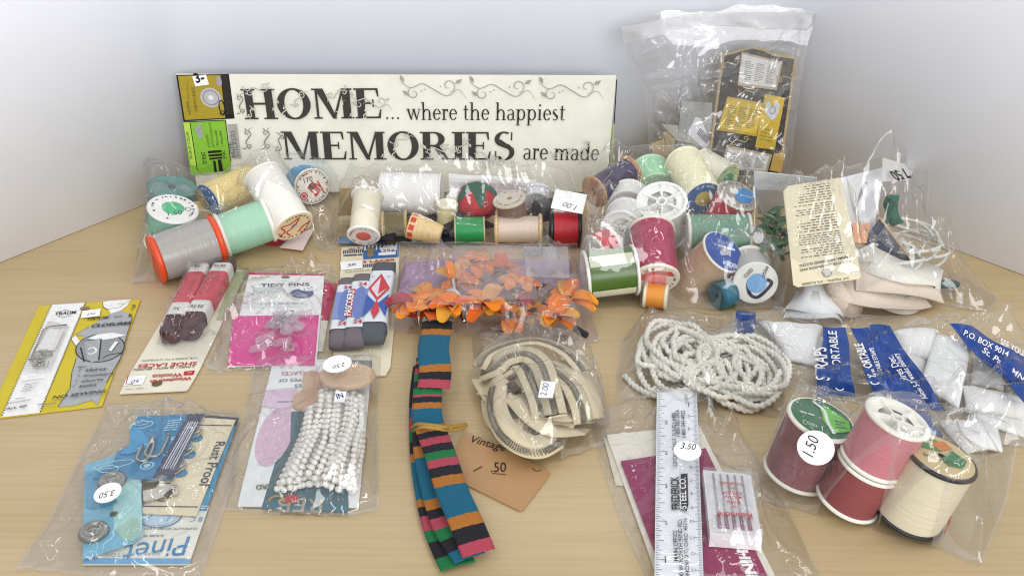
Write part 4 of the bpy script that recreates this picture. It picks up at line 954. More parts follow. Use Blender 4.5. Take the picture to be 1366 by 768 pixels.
s_ = bag_sticker(SB2, bv, z(1248, 262), (5, -20), 12, 8.6, square=True); s_.text('1.00', z(1290, 285), z(1225, 262), K, 1.0, shear=.2, name='handwriting')

# ================================================================= big bag of spools, right of the middle
z = Zm(740, 180, 3.2); GC_ = 'spools in the fullest bag'; b3 = []
add(b3, 'purple spool with bare wooden flanges at the top of the fullest bag', *EN(z, 165, 245, .035, 325, 150, 0.6, 0.042), .0128, '#2a1840', '#b98a5e', group=GC_, wood=True, rt=.86, ft=.003, rough=.3)
add(b3, 'mint spool lying behind the white six-spoked spool', *EN(z, 430, 235, .024, 410, 175, .75, .026), .0165, '#9fd3a6', '#b5dcb9', group=GC_, rt=.97)
s_ = add(b3, 'white spool whose open end shows six spokes', *EN(z, 457, 280, .046, 462, 420, 0.77, 0.038), .0187, '#e2e0da', '#efeee9', ('spokes', 6), group=GC_, rt=.93)
s_ = add(b3, 'cream spool with a blue end label and olive centre dot', *EN(z, 635, 272, .036, 552, 120, 0.75, 0.05), .0150, '#ebe6bf', '#efe9c9', ('label', '#365f95', '#b9a94e', .93), group=GC_, rt=.97, ft=.0015)
s_ = add(b3, 'red spool with grey and blue end label', *EN(z, 784, 256, .044, 735, 345, 0.55, 0.035), .0163, '#d23a4b', '#cfc5b4', ('label', '#a89f94', None, .93), group=GC_, rt=.93)
s_.poly([z(775, 245), z(800, 225), z(845, 245), z(855, 270), z(830, 292), z(790, 290), z(768, 268)], INK('#2f86c4'), 'printed_shape'); s_.text('200 YDS', z(790, 262), z(840, 272), INK('#e4ecf2'), 1.2)
add(b3, 'cream spool with green printed end beneath the big leaning bag', *EN(z, 735, 195, .030, 700, 175, 0.5, 0.03), .0150, '#e6e2cc', '#dfe2d0', ('label', '#b8cf9c', '#3f9e6e', .93), group=GC_, rt=.95)
add(b3, 'sage green spool with white flanges lying above the tan spool', *EN(z, 562, 430, .026, 802, 428, 0.1, 0.045), .0162, '#6b977c', '#e4e0d6', group=GC_, rt=.93)
add(b3, 'olive green spool wrapped in clear film with cream paper bands, white flanges', *EN(z, 125, 602, .0182, 322, 578, 0.13, 0.036), .0178, '#4c6b27', WHT, group=GC_, rt=.92, band=None, rough=.3)
OL = b3[-1]
s_ = add(b3, 'magenta spool standing, cap with a pink dot and red print', *EN(z, 432, 617, 0.0185, 412, 392, 0.58, 0.044), .0164, '#a20a46', '#efe6d6', ('label', '#ece0cc', '#ef8f8e', .93), group=GC_, rt=.95, rough=.3)
s_.poly([z(355, 610), z(395, 585), z(440, 580), z(500, 585), z(512, 605), z(470, 600), z(400, 602), z(380, 625)], INK('#cf4a43'), 'printed_shape', h=.0001)
s_ = add(b3, 'white spool end with three wedge openings', *EN(z, 283, 407, .034, 300, 360, 0.93, 0.03), .0150, '#e4e2dd', '#e9e8e3', ('spokes', 3), group=GC_, rt=.9)
add(b3, 'plain white spool behind the spool with three wedge openings', *EN(z, 310, 310, .028, 318, 265, .85, .018), .0150, '#e4e2dc', '#e6e4de', group=GC_, rt=.94)
s_ = add(b3, 'tan spool leaning with a royal blue end label', *EN(z, 722, 497, .033, 560, 640, .58, .050), .0168, '#c8ab8c', '#e9dfcf', ('label', '#2b4f9e', None, .93, 1), group=GC_, rt=.93)
s_.text('200 YDS', z(760, 470), z(690, 440), INK('#cfd8ee'), 1.3); s_.fine(z(772, 485), z(685, 460), z(678, 472), z(765, 500), 1, INK('#cfd8ee'), 3); s_.text('Belding', z(790, 560), z(715, 530), INK('#dfe8f7'), 1.7, bold=.02); s_.poly([z(720, 505), z(735, 490), z(748, 512), z(730, 520)], INK('#171d33'), 'printed_emblem')
s_ = add(b3, 'white cap facing out with a light blue dot on a navy swash', *EN(z, 857, 633, 0.019, 830, 560, 0.9, 0.032), .0152, '#c9c6c0', '#f1efe8', ('label', '#efeee6', None, .97, 1), group=GC_, rt=.9)
s_.line([z(905, 615), z(925, 635), z(870, 690), z(835, 680), z(825, 640), z(838, 615), z(858, 600)], 2.3, INK('#1c2340'), 'printed_swash', smooth=30); s_.ell(z(862, 632), 6.6, 7.2, INK('#7fb4e6'), 'printed_dot'); s_.text('coats', z(815, 610), z(850, 575), K, 1.4, shear=.2); s_.text('jubilee', z(893, 612), z(915, 562), K, 1.3, shear=.2)
add(b3, 'orange spool with a cream flange under the magenta spool', E(z, 482, 692, .0085), E(z, 380, 680, .0085), .0092, '#e09136', '#e6ddc4', group=GC_, rt=.93)
add(b3, 'teal blue spool low down beside the white cap with light blue dot', E(z, 690, 690, .009), E(z, 755, 672, .009), .0095, '#2f6d80', '#2b5f70', group=GC_, rt=.96)
add(b3, 'coral red spool behind the olive green spool', E(z, 165, 500, .022), E(z, 245, 462, .024), .0125, '#d84a54', '#e6e0d4', group=GC_, rt=.95)
# paper bands along the olive spool
Mo = OL.matrix_basis; Lo = .036
cdir = (Mo.inverted() @ EYE); ac = math.atan2(cdir.y, cdir.x)
for (da, wd_) in ((-.55, .26), (.95, .2)):
    for sg in (1,):
        v, f = [], []
        for i in range(9):
            a = ac+da+(i/8-.5)*wd_*2; r_ = .0178*.92*1.03; v += [(r_*math.cos(a), r_*math.sin(a), .003), (r_*math.cos(a), r_*math.sin(a), Lo-.003)]
        for i in range(8): f.append((2*i, 2*i+2, 2*i+3, 2*i+1))
        me = bpy.data.meshes.new('paper_band'); me.from_pydata(v, [], f); me.materials.append(PA('#d5d3ba')); o = bpy.data.objects.new('paper_band', me); COL.objects.link(o); o.parent = OL
SB3, bv = bag('spool_bag', 'fullest clear bag of spools with the purple wooden spool on top',
    [z(95, 100)+(.055,), z(220, 55)+(.075,), z(420, 45)+(.082,), z(640, 45)+(.082,), z(840, 130)+(.06,)], [z(840, 130)+(.06,), z(900, 350)+(.04,), z(960, 560)+(.012,), z(980, 745)],
    [z(80, 690), z(130, 735), z(400, 730), z(700, 745), z(980, 745)], [z(95, 100)+(.055,), z(150, 380)+(.03,), z(95, 520)+(.012,), z(80, 690)], b3, n=120, m=120, seed=9, loose=80, folds=100, amp=1.3)
s_ = bag_sticker(SB3, bv, z(868, 440), (3, -20), 3.5, 4.5, m=film(.25)) 
# ================================================================= zip-top bag of orange silk flowers
z = Zm(500, 310, 4.269); b4 = []
OR = [mk('cloth', h) for h in ('#ec8414', '#e5781a', '#ee9428', '#dd661c', '#d99a34')]
def petal(t, c, ln, wd, az, el, m, cup=.3, name='petal'):
    v, f = [], []; d = Vector((math.cos(az)*math.cos(el), math.sin(az)*math.cos(el), math.sin(el))); s = Vector((-math.sin(az), math.cos(az), 0)); n = d.cross(s)
    if n.z < 0: n = -n
    k = 8
    for i in range(k+1):
        q = i/k; w = wd*math.sin(math.pi*(.06+.88*q**.75))**.45
        for j in range(5):
            a = j/2-1; v.append(c+d*(ln*q)+s*(w/2*a)+n*(cup*w*(a*a)*.5+ln*.25*math.sin(math.pi*q)*.6))
    for i in range(k):
        for j in range(4): f.append((i*5+j, i*5+j+1, i*5+6+j, i*5+5+j))
    return mesh(name, v, f, m, t, True)
rn = random.Random(21)
FL = [((300, 380), 'orange silk flower with broad petals by the zip-top bag edge', 9), ((230, 430), 'burnt orange silk flower half folded beside the striped ribbon', 6), ((640, 420), 'dark-centred orange silk flower in the middle of the zip-top bag', 9), ((900, 470), 'golden orange silk flower at the heel of the zip-top bag', 8), ((1035, 500), 'golden silk flower with creased petals by the zipper bag', 8), ((560, 190), 'faded orange silk flower showing through the milky bag', 7), ((720, 230), 'broad orange silk leaf spray behind the milky writing panel', 6), ((1100, 400), 'small yellow orange silk blossom near the olive spool', 6), ((440, 440), 'crumpled orange silk flower beside the silver foil leaf', 8), ((760, 490), 'flattened red orange silk flower at the front edge of the milky bag', 8), ((470, 300), 'bright orange silk flower behind the silver foil leaf', 8), ((820, 330), 'rust orange silk flower below the milky writing panel', 7), ((210, 480), 'flat orange silk blossom in the bag corner next to the 25¢ laces card', 7), ((330, 460), 'tawny orange silk blossom above the raw end of the striped ribbon', 7)]
for k, ((x, y), lab, npet) in enumerate(FL):
    c = E(z, x, y, .007+.004*(k % 3)); t = thing('silk_flower', lab, 'flower', (c.x, c.y, 0), 'orange silk flowers in the zip-top bag'); b4.append(t)
    for i in range(npet):
        a = i*6.28/npet+rn.uniform(-.6, .6); petal(t, c+Vector((0, 0, rn.uniform(0, .004))), rn.uniform(.012, .021), rn.uniform(.008, .013), a, rn.uniform(-.2, .35), OR[(i+k) % 5] if rn.random() < .93 else mk('cloth', '#a5353f'), rn.uniform(.1, .6))
    v, f = ico(c+Vector((0, 0, .003)), .0036, 2, (1, 1, .6)); mesh('flower_centre', v, f, mk('cloth', '#4a3a3a' if k % 2 else '#8c2f3c'), t, True)
for lab, pts, r_, hx in (('dark grey wired stem end sticking out of the zip-top bag', [(960, 395), (1060, 440), (1110, 490)], .0022, '#3c3d42'), ('dark stem stub at the corner of the zip-top bag', [(1140, 545), (1205, 585)], .0022, '#2d2c2e'), ('grey stem bundle under the faded silk flower', [(590, 310), (650, 330), (760, 330)], .0026, '#6d5c5c')):
    P = [E(z, x, y, .014) for x, y in pts]; t = thing('flower_stem', lab, 'stem', P[0]*1); v, f = tube(smoothpath(P, 16), r_, 8); mesh('stem_wrap', v, f, mk('cloth', hx), t, True); b4.append(t)
P = [E(z, x, y, h) for x, y, h in ((405, 190, .022), (430, 250, .020), (445, 270, .018))]
t = thing('silver_foil_leaf', 'shiny silver foil leaf with a long stalk standing in the orange flowers', 'leaf', E(z, 470, 500, 0)); v, f = tube(smoothpath([E(z, 445, 265, .019), E(z, 470, 390, .016), E(z, 510, 510, .010)], 20), .0016, 8); mesh('stalk', v, f, mk('metal', '#c9c9cc', r=.2), t, True)
petal(t, E(z, 475, 445, .013), .020, .009, 2.0, .3, mk('metal', '#d5d6d8', r=.2), .5, 'leaf_blade'); petal(t, E(z, 440, 262, .019), .014, .005, 1.9, .6, OR[0], .4, 'petal'); b4.append(t)
t = thing('plum_cloth', 'plum coloured silk scraps along the back of the zip-top bag', 'cloth', E(z, 900, 300, 0))
for (a, b, c_, d_) in (((170, 190), (620, 160), (560, 420), (130, 400)), ((700, 170), (1120, 180), (1100, 330), (640, 330))):
    sh = Sheet(t, *[E(z, *q, .003) for q in (a, b, c_, d_)], curl=lambda u, v: .003*math.sin(u*11)*math.sin(v*8)+.003); sh.slab(mk('cloth', '#a58aa3'), .0004, 'scrap', 16, 12)
b4.append(t)
ZM = film(.17, (.96, .94, .97), .09, .06)
ZB, bv = bag('zip_top_bag', 'milky zip-top bag full of orange silk flowers', [z(120, 60)+(.012,), z(450, 55)+(.014,), z(800, 65)+(.014,), z(1150, 65)+(.012,)], [z(1150, 65)+(.012,), z(1200, 330)+(.006,), z(1290, 620)],
    [z(80, 560), z(300, 580), z(560, 560), z(900, 590), z(1180, 630), z(1290, 620)], [z(120, 60)+(.012,), z(140, 250)+(.006,), z(80, 560)], b4, n=130, m=90, seed=13, loose=70, folds=60, amp=.9, mat=film(.05, (.97, .95, .97), .06, .07), under=True)
def onfilm(bv, pts, off=.0012):
    out = []
    for p in pts:
        h = bv.ray_cast(EYE, ray(*p).normalized()); q = h[0] if h[0] is not None else G(*p, .004); out.append(q-ray(*p).normalized()*off)
    return out
def patch(root, bv, TL, TR, BR, BL, m, name, n=10, off=.0012, thick=0, wav=0):
    """a print or panel lying on the film, following it; pixel corners"""
    v, f = [], []
    for j in range(n+1):
        for i in range(n+1):
            a, b = i/n, j/n; px = tuple((TL[k]*(1-a)+TR[k]*a)*(1-b)+(BL[k]*(1-a)+BR[k]*a)*b+wav*math.sin(b*9+k*2+TL[0])*(1+.5*math.sin(a*4)) for k in (0, 1)); v.append(px)
    v = onfilm(bv, v, off); f = [(j*(n+1)+i, (j+1)*(n+1)+i, (j+1)*(n+1)+i+1, j*(n+1)+i+1) for j in range(n) for i in range(n)]
    return mesh(name, v, f, m, root, True)
patch(ZB, bv, z(445, 75), z(850, 75), z(930, 380), z(480, 380), film(.2, (.97, .96, .98), .2, .05, 0), 'milky_panel', 12)
patch(ZB, bv, z(850, 78), z(1100, 80), z(1110, 260), z(865, 250), film(.45, (.97, .97, .99), .25, .05, 0), 'writing_panel', 10)
film_text(ZB, bv, 'ziploc', z(1052, 142), z(838, 132), INK('#8f8f98'), 1.3, .02, True)
#P = onfilm(bv, [z(140+i*50, 62) for i in range(21)], .001); v, f = tube(P, .0011, 8); mesh('zip_track', v, f, film(.4, (.8, .7, .85), .15, .08, 0), ZB, True)

# ================================================================= striped ribbon
z = Zm(520, 420, 2.207)
t = thing('striped_ribbon', 'folded ribbon striped in teal, black, red, green and orange tied with twine', 'ribbon', G(*z(170, 500)))
RC = {'T': '#165c75', 'K': '#201f24', 'O': '#a8692a', 'R': '#a84252', 'G': '#1b6e3e'}
CM = {k: mk('cloth', h) for k, h in RC.items()}
def ribbon(name, pts, w, seq, sides=None, ny=5):
    """pts: centre pixels with heights; seq: list of (colour, share)"""
    P = smoothpath([E(z, *p) for p in pts], 60); n = len(P); d = [0]
    for i in range(1, n): d.append(d[-1]+(P[i]-P[i-1]).length)
    tot = sum(q for _, q in seq); keys = list(CM); v, f, mi = [], [], []; cuts = []; acc = 0
    for c_, q in seq: acc += q/tot; cuts.append((acc, keys.index(c_)))
    N = 150
    for i in range(N+1):
        s_ = i/N*d[-1]; j = max(k for k in range(n-1) if d[k] <= s_+1e-9); a = (s_-d[j])/(d[j+1]-d[j]); p = P[j].lerp(P[j+1], a); tg = (P[min(j+2, n-1)]-P[max(j-1, 0)]).normalized()
        sd = tg.cross(Vector((0, 0, 1)))
        sd = (sd.normalized() if sd.length > .15 else Vector((1, 0, 0)))
        nn = sd.cross(tg)
        for k in range(9):
            e = k/4-1; groove = -.0004 if k in (2, 4, 6) else 0
            v.append(p+sd*(w/2*e)+nn*(.0008*(1-e*e)+groove))
    for i in range(N):
        m_ = next(c_ for a, c_ in cuts if (i+.5)/N <= a+1e-6)
        for k in range(8): f.append((i*9+k, i*9+k+1, (i+1)*9+k+1, (i+1)*9+k)); mi.append(m_)
    o = mesh(name, v, f, [CM[k] for k in keys], t, True); o.data.polygons.foreach_set('material_index', mi)
    sm = o.modifiers.new('thickness', 'SOLIDIFY'); sm.thickness = .0005
    return o
W_ = .0255
ribbon('lower_fold', [(110, 150, .003), (101, 260, .003), (108, 420, .003), (142, 600, .003), (200, 738, .003)], .0175, [('K', 20), ('T', 5), ('R', 5), ('G', 5), ('K', 5), ('O', 3), ('T', 14), ('O', 3), ('K', 3), ('R', 5), ('G', 4), ('K', 5), ('G', 4)])
ribbon('middle_fold', [(114, 160, .006), (106, 280, .006), (116, 420, .006), (165, 600, .006), (236, 714, .006)], .016, [('K', 12), ('O', 4), ('R', 5), ('G', 5), ('K', 5), ('O', 4), ('T', 14), ('O', 3), ('K', 3), ('R', 3), ('G', 3), ('K', 4), ('T', 3)])
ribbon('upper_fold', [(118, 125, .010), (112, 200, .011), (110, 290, .011), (122, 340, .010), (145, 400, .011), (185, 520, .012), (225, 610, .011), (262, 700, .007)], .0168, [('T', 3), ('O', 3), ('K', 3), ('R', 5), ('G', 5), ('K', 5), ('G', 5), ('R', 2), ('K', 4), ('O', 4), ('T', 10), ('O', 4), ('K', 4), ('R', 5), ('K', 5), ('G', 5), ('R', 5), ('K', 5), ('O', 6), ('T', 16), ('O', 6), ('K', 6), ('R', 5)])
ribbon('raw_end', [(142, 8, .013), (138, 40, .014), (128, 100, .016), (134, 165, .0155), (128, 215, .0125)], .0192, [('O', 1), ('R', 2), ('K', 7), ('O', 5), ('T', 22), ('O', 4), ('K', 4), ('R', 4)])
rn = random.Random(2); v_, f_ = [], []
for k in range(46):   # frayed warp ends
    a = k/45; x = 97+92*a; p = E(z, x, 16+3*rn.random(), .0135); q = E(z, x+rn.uniform(-4, 4), 4+rn.uniform(-5, 4), .0135+rn.uniform(-.001, .0015)); vv, ff = tube([p, (p+q)/2+Vector((0, 0, .0004)), q], .00022, 4); o_ = len(v_); v_ += vv; f_ += [tuple(i+o_ for i in qq) for qq in ff]
o = mesh('frayed_end', v_, f_, mk('cloth', '#b3a48f'), t); o['kind'] = 'stuff'
tw = smoothpath([E(z, 66, 335, .002), E(z, 80, 322, .012), E(z, 120, 324, .0155), E(z, 160, 330, .0135), E(z, 185, 328, .008), E(z, 225, 322, .002)], 70); v, f = tube(tw, .0011, 8, 2, 2200, .2); mesh('twine', v, f, mk('cloth', '#a8853f'), t, True)
tw = smoothpath([E(z, 68, 342, .003), E(z, 95, 330, .0135), E(z, 140, 334, .0145), E(z, 175, 340, .008), E(z, 218, 330, .002)], 70); v, f = tube(tw, .0010, 8, 2, 2200, .2); mesh('twine', v, f, mk('cloth', '#b08d48'), t, True)
v, f = ico(E(z, 172, 332, .0095), .0022, 2, (1.3, .9, .8)); mesh('knot', v, f, mk('cloth', '#a8853f'), t, True)
# kraft price tag
t = thing('kraft_tag', 'kraft paper tag handwritten Vintage 1.50 under the striped ribbon', 'tag', G(*z(340, 470)))
sh = Sheet(t, *[G(*p, .0012) for p in (z(232, 348), z(478, 462), z(388, 582), z(165, 470))]); 
sh.cut([z(232, 348), z(462, 452), z(472, 462), z(470, 470), z(392, 572), z(380, 574), z(165, 468), z(185, 420), z(215, 356)], PA('#b18a5f'), .0008)
HW = INK('#2b2320'); sh.text('Vintage', z(240, 375), z(340, 402), HW, 1.15, shear=.35, name='handwriting'); sh.text('.50', z(298, 462), z(345, 462), HW, 1.3, shear=.2, name='handwriting'); sh.line([z(246, 460), z(272, 446)], .6, HW, 'handwriting'); sh.line([z(300, 466), z(342, 470)], .4, HW, 'handwriting'); sh.line([z(420, 452), z(432, 460), z(446, 456)], .4, HW, 'handwriting', smooth=12)

# ================================================================= cream zipper in a small bag
t = thing('coiled_zipper', 'coiled cream zipper with brassy metal teeth', 'zipper', G(*z(430, 260)))
ZC, ZT = mk('cloth', '#d6c8a8'), mk('metal', '#a39a86', r=.35)
def zipper(pts, w, tilt, teeth=True, off=0):
    P = smoothpath([E(z, p[0], p[1]+6, p[2]*1.35) for p in pts], 300); v, f = strip(P[::4]+[P[-1]], w, tilt, .0008); mesh('tape', v, f, ZC, t, True)
    if teeth:
        L, F_ = [], []; acc = 0
        for i in range(1, len(P)):
            acc += (P[i]-P[i-1]).length
            if acc > .0012:
                acc = 0; tg = (P[i]-P[i-1]).normalized(); sd = tg.cross(Vector((0, 0, 1))).normalized(); tl = tilt((i/len(P))) if callable(tilt) else tilt
                b = sd.cross(tg); d = sd*math.cos(tl)+b*math.sin(tl); nn = tg.cross(d).normalized()
                if nn.z < 0: nn = -nn
                for s0 in (-1, 1):
                    vv, ff = boxv(P[i]+d*(off+s0*.0006)+nn*.0008+tg*(s0*.00024), tg*.00038, d*.0013, nn*.0006); o_ = len(L); L += vv; F_ += [tuple(j+o_ for j in q) for q in ff]
        o = mesh('metal_teeth', L, F_, ZT, t); o['kind'] = 'stuff'
v, f = ico(E(z, 425, 250, .006), 1, 4, (.031, .040, .0085)); c_ = E(z, 425, 250, .006)
v = [Vector(p)+Vector((0, 0, .006*noise.noise(Vector(p)*70)+.003*math.sin(p[0]*420+4*noise.noise(Vector(p)*40)))) for p in v]; v = [Vector((p.x, p.y, max(p.z, .0006))) for p in v]; mesh('tape_bundle', v, f, ZC, t, True)
zipper([(262, 150, .010), (290, 110, .014), (360, 80, .017), (440, 72, .018), (520, 105, .016), (570, 160, .012)], .012, .25)
zipper([(268, 170, .008), (310, 150, .013), (345, 120, .017), (400, 110, .019), (445, 140, .019), (470, 210, .018), (490, 290, .014)], .0125, -.25)
zipper([(300, 200, .006), (340, 160, .012), (385, 140, .015), (415, 190, .016), (440, 250, .015), (450, 300, .012)], .0125, .15)
zipper([(320, 200, .011), (312, 260, .011), (335, 325, .011), (385, 370, .010), (440, 382, .009), (490, 355, .008)], .0135, -.5, True, .0035)
zipper([(500, 130, .012), (560, 180, .014), (590, 240, .012), (600, 300, .006)], .013, .3, False)
zipper([(470, 150, .015), (530, 200, .017), (560, 260, .014), (570, 310, .008)], .013, .2)
zipper([(285, 215, .005), (360, 230, .012), (420, 290, .012), (480, 330, .010), (550, 330, .005)], .015, .1, False)
zipper([(275, 180, .004), (330, 260, .007), (400, 330, .007), (440, 400, .004)], .016, .1, False)
zipper([(350, 190, .009), (420, 220, .010), (500, 280, .010), (590, 270, .005)], .018, .1, False)
p = E(z, 365, 215, .018); v, f = boxv(p, Vector((.002, -.004, 0)), Vector((.0022, .0012, 0)), Vector((0, 0, .0012))); mesh('slider', v, f, mk('metal', '#5a4a34'), t)
p = E(z, 555, 282, .012); v, f = boxv(p, Vector((.004, -.001, 0)), Vector((.001, .003, 0)), Vector((0, 0, .0015))); mesh('slider', v, f, mk('metal', '#4a4036'), t)
ZPB, bv = bag('zipper_bag', 'tight crinkled clear bag round the coiled cream zipper', [z(240, 45), z(330, 35), z(470, 35), z(530, 60)], [z(530, 60), z(620, 200), z(650, 300), z(640, 380)], [z(300, 350), z(400, 430), z(430, 445), z(520, 420), z(640, 380)], [z(240, 45), z(250, 180), z(300, 350)], [t], n=110, m=100, seed=17, loose=60, folds=75, amp=1.1)
s_ = bag_sticker(ZPB, bv, z(463, 220), (4, -20), 4.2, 5.4, square=True); s_.text('2.00', z(461, 240), z(470, 202), INK('#2a2f6a'), 1.1, shear=.2, name='handwriting')

# ================================================================= cotton cord in a bag
z = Zm(780, 400, 4.267)
t = thing('cotton_cord', 'off-white twisted cotton cord coiled in loose loops', 'cord', G(*z(700, 400)))
rn = random.Random(8); CO = mk('cloth', '#e8e4d8'); P = []
def loops(c, rx, ry, n, rnd, h0, h1, dirn=1, a0=0):
    out = []
    c = E(z, *c, .004)
    for i in range(n*14):
        a = a0+dirn*i/14*6.28; k = i/14; rr = .3+.7*abs(math.sin(k*1.35+.6+rnd)); j = Vector((noise.noise((k*1.3, 1, rnd)), noise.noise((k*1.3, 5, rnd)), 0))*.012
        q = c+Vector((rx*rr*math.cos(a), ry*rr*math.sin(a), 0))+j; q.z = h0+(h1-h0)*(i/(n*14))+.0016*math.sin(i*1.9+k); out.append(q)
    return out
P = [E(z, 225, 430, .002), E(z, 300, 500, .002), E(z, 400, 545, .003)]+loops((510, 350), .0220, .033, 7, 1.0, .002, .0095, 1, 4)+loops((880, 435), .0225, .034, 7, 3.0, .003, .0095, -1, 2.5)+loops((700, 420), .024, .030, 4, 5.0, .0095, .0105, 1, 3)
v, f = tube(smoothpath(P, len(P)*16), .00165, 10, 2, 800, .26); mesh('cord', v, f, CO, t, True)
P = loops((560, 320), .020, .026, 4, 7.0, .010, .0130, -1, 1)+loops((920, 430), .021, .030, 4, 9.0, .010, .0130, 1, 0)
v, f = tube(smoothpath(P, len(P)*16), .00165, 10, 2, 800, .26); mesh('cord_loops', v, f, CO, t, True)
CB, bv = bag('cord_bag', 'clear bag of off-white twisted cotton cord behind the ruler', [z(340, 55), z(560, 55), z(800, 110), z(960, 150)], [z(960, 150), z(1100, 300), z(1140, 480), z(1150, 670)], [z(190, 560), z(420, 560), z(700, 590), z(900, 640), z(1150, 670)], [z(340, 55), z(210, 240), z(180, 440), z(190, 560)], [t], n=120, m=110, seed=19, loose=80, folds=80, amp=.8)
# ================================================================= bag of snap, hook and button cards
z = Zm(100, 540, 3.37); b5 = []
t = thing('shank_button_card', 'white upside-down card lettered Pinet SHANK BUTTON with a blue bottom band', 'card', G(*z(300, 620))); b5.append(t)
sh = Sheet(t, *[G(*p, .0016) for p in (z(95, 440), z(602, 452), z(512, 715), z(35, 715))]); sh.slab(PA('#e4e3d6'), .0006)
sh.poly([z(42, 688), z(520, 690), z(512, 714), z(36, 714)], INK('#6aa5cf'), 'printed_band'); BB = INK('#3a7fb0')
sh.text('Pinet', z(520, 590), z(215, 630), BB, 1.15, shear=.25); sh.text('SHANK BUTTON', z(385, 660), z(140, 668), INK('#8fa7b8'), .9); sh.text('ELIMINATE SEWING ON', z(548, 552), z(315, 552), INK('#33414e'), .9); sh.fine(z(400, 580), z(310, 582), z(308, 596), z(398, 594), 1, INK('#8a969e'), 4)
sh.ell(z(382, 498), 11, 9, BB, 'printed_oval', ring=.8); sh.ell(z(382, 498), 9, 7.2, INK('#b9cfe0'), 'printed_oval'); sh.line([z(330, 510), z(370, 478), z(430, 500), z(410, 525)], .5, BB); sh.text('B C', z(578, 505), z(520, 505), BB, 1.2, shear=.2)
t = thing('blue_card', 'plain blue card showing only as an edge behind the cream Rust Proof card', 'card', G(*z(650, 250))); b5.append(t)
sh = Sheet(t, *[G(*p, .0024) for p in (z(585, 46), z(737, 58), z(590, 470), z(400, 470))]); sh.slab(PA('#2f86aa'), .0006); sh.rect(.0, .0, 1, .035, INK('#2a2b3c')); sh.rect(.9, .0, 1, .1, INK('#2a2b3c')); sh.marks([(z(480, 452), z(596, 455)), (z(478, 462), z(592, 464))], .5, WH)
t = thing('rust_proof_card', 'cream hook card lettered Rust Proof sideways with navy rules', 'card', G(*z(520, 300))); b5.append(t)
sh = Sheet(t, *[G(*p, .0034) for p in (z(565, 55), z(722, 66), z(545, 494), z(292, 484))]); sh.slab(PA('#e0d3b2'), .0006); NB = INK('#2e2a4a')
sh.marks([(z(556, 90), z(706, 93)), (z(300, 455), z(552, 458)), (z(350, 350), z(430, 352)), (z(320, 430), z(405, 432))], .7, NB); sh.text('Rust Proof', z(636, 165), z(556, 368), NB, .95, bold=.01)
for (x, y) in ((548, 150), (515, 225), (475, 308)): sh.ell(z(x, y), 3.6, 3.2, INK('#2f7da3'), 'printed_tab')
for k, (x, y) in enumerate(((530, 140), (495, 215), (455, 295), (405, 390))):   # metal hooks sewn on the card
    p = G(*z(x, y), .0045); d = (G(*z(x+26, y-14), .0045)-p).normalized(); q = Vector((-d.y, d.x, 0)); v, f = tube(smoothpath([p-d*.005-q*.0015, p+d*.003-q*.0015, p+d*.006+Vector((0, 0, .001)), p+d*.003+q*.0015, p-d*.005+q*.0015], 24), .0006, 6); mesh('metal_hook', v, f, mk('metal', '#b9b2a2'), t, True)
v, f = boxv(G(*z(385, 395), .0045), Vector((.008, .003, 0)), Vector((-.0015, .004, 0)), Vector((0, 0, .0006))); mesh('hook_plate', v, f, mk('metal', '#cfc9ba'), t)
v, f = tube(smoothpath([G(*z(*p), .005) for p in ((410, 410), (430, 390), (450, 385))], 12), .0013, 8); mesh('dark_hook', v, f, mk('metal', '#4a3b2a'), t, True)
t = thing('snap_card', 'light blue snap card with two round metal snaps', 'card', G(*z(150, 500))); b5.append(t)
sh = Sheet(t, *[G(*p, .0044) for p in (z(45, 268), z(300, 268), z(306, 640), z(33, 690))]); sh.cut([z(45, 268), z(180, 225), z(298, 320), z(305, 580), z(258, 618), z(33, 690)], PA('#6fb0cb'), .0006)
sh.poly([z(170, 330), z(296, 330), z(303, 578), z(258, 614), z(175, 560)], INK('#a5d3d2'), 'printed_panel'); sh.poly([z(185, 560), z(255, 505), z(285, 510), z(300, 575), z(258, 612), z(215, 605)], INK('#9cc0b0'), 'printed_panel'); sh.poly([z(45, 300), z(160, 300), z(190, 440), z(90, 470), z(48, 460)], INK('#5797b8'), 'printed_panel')
for (x, y) in ((168, 345), (85, 573)):
    c = G(*z(x, y), .0048); M_ = Matrix.Translation(c); v, f = lathe([(0, .0022), (.0022, .0024), (.0028, .0016), (.0045, .0014), (.005, .0022), (.0068, .0018), (.0075, .0004), (.0072, 0)], 32); mesh('metal_snap', [M_ @ Vector(q) for q in v], f, mk('metal', '#9c9a90', r=.25), t, True)
v, f = boxv(G(*z(175, 490), .0048), Vector((.0016, 0, 0)), Vector((0, .0012, 0)), Vector((0, 0, .0008))); mesh('metal_stud', v, f, mk('metal', '#8c7a4a'), t)
t = thing('hook_card', 'deep blue hook card with white lettering and a navy printed strip', 'card', G(*z(300, 200))); b5.append(t)
sh = Sheet(t, *[G(*p, .0056) for p in (z(280, 50), z(585, 38), z(440, 332), z(78, 330))]); sh.cut([z(280, 50), z(585, 38), z(535, 110), z(545, 140), z(515, 155), z(520, 185), z(490, 205), z(492, 240), z(462, 262), z(440, 332), z(78, 330), z(110, 300), z(170, 270), z(185, 215), z(250, 175), z(245, 120), z(268, 85)], PA('#1f7aa8'), .0006)
sh.poly([z(508, 42), z(582, 39), z(440, 330), z(348, 330)], INK('#353a55'), 'printed_strip'); sh.fine(z(525, 52), z(572, 50), z(432, 320), z(372, 318), 1, INK('#353a55'), 9, .1)
for k in range(5): a = .12+.19*k; sh.fine(z(518+52*a*1.0, 52), z(524+52*a, 52), z(374+62*a, 316), z(368+62*a, 316), 1, INK('#c9ccd6'), 20+k, .8, gap=.1)
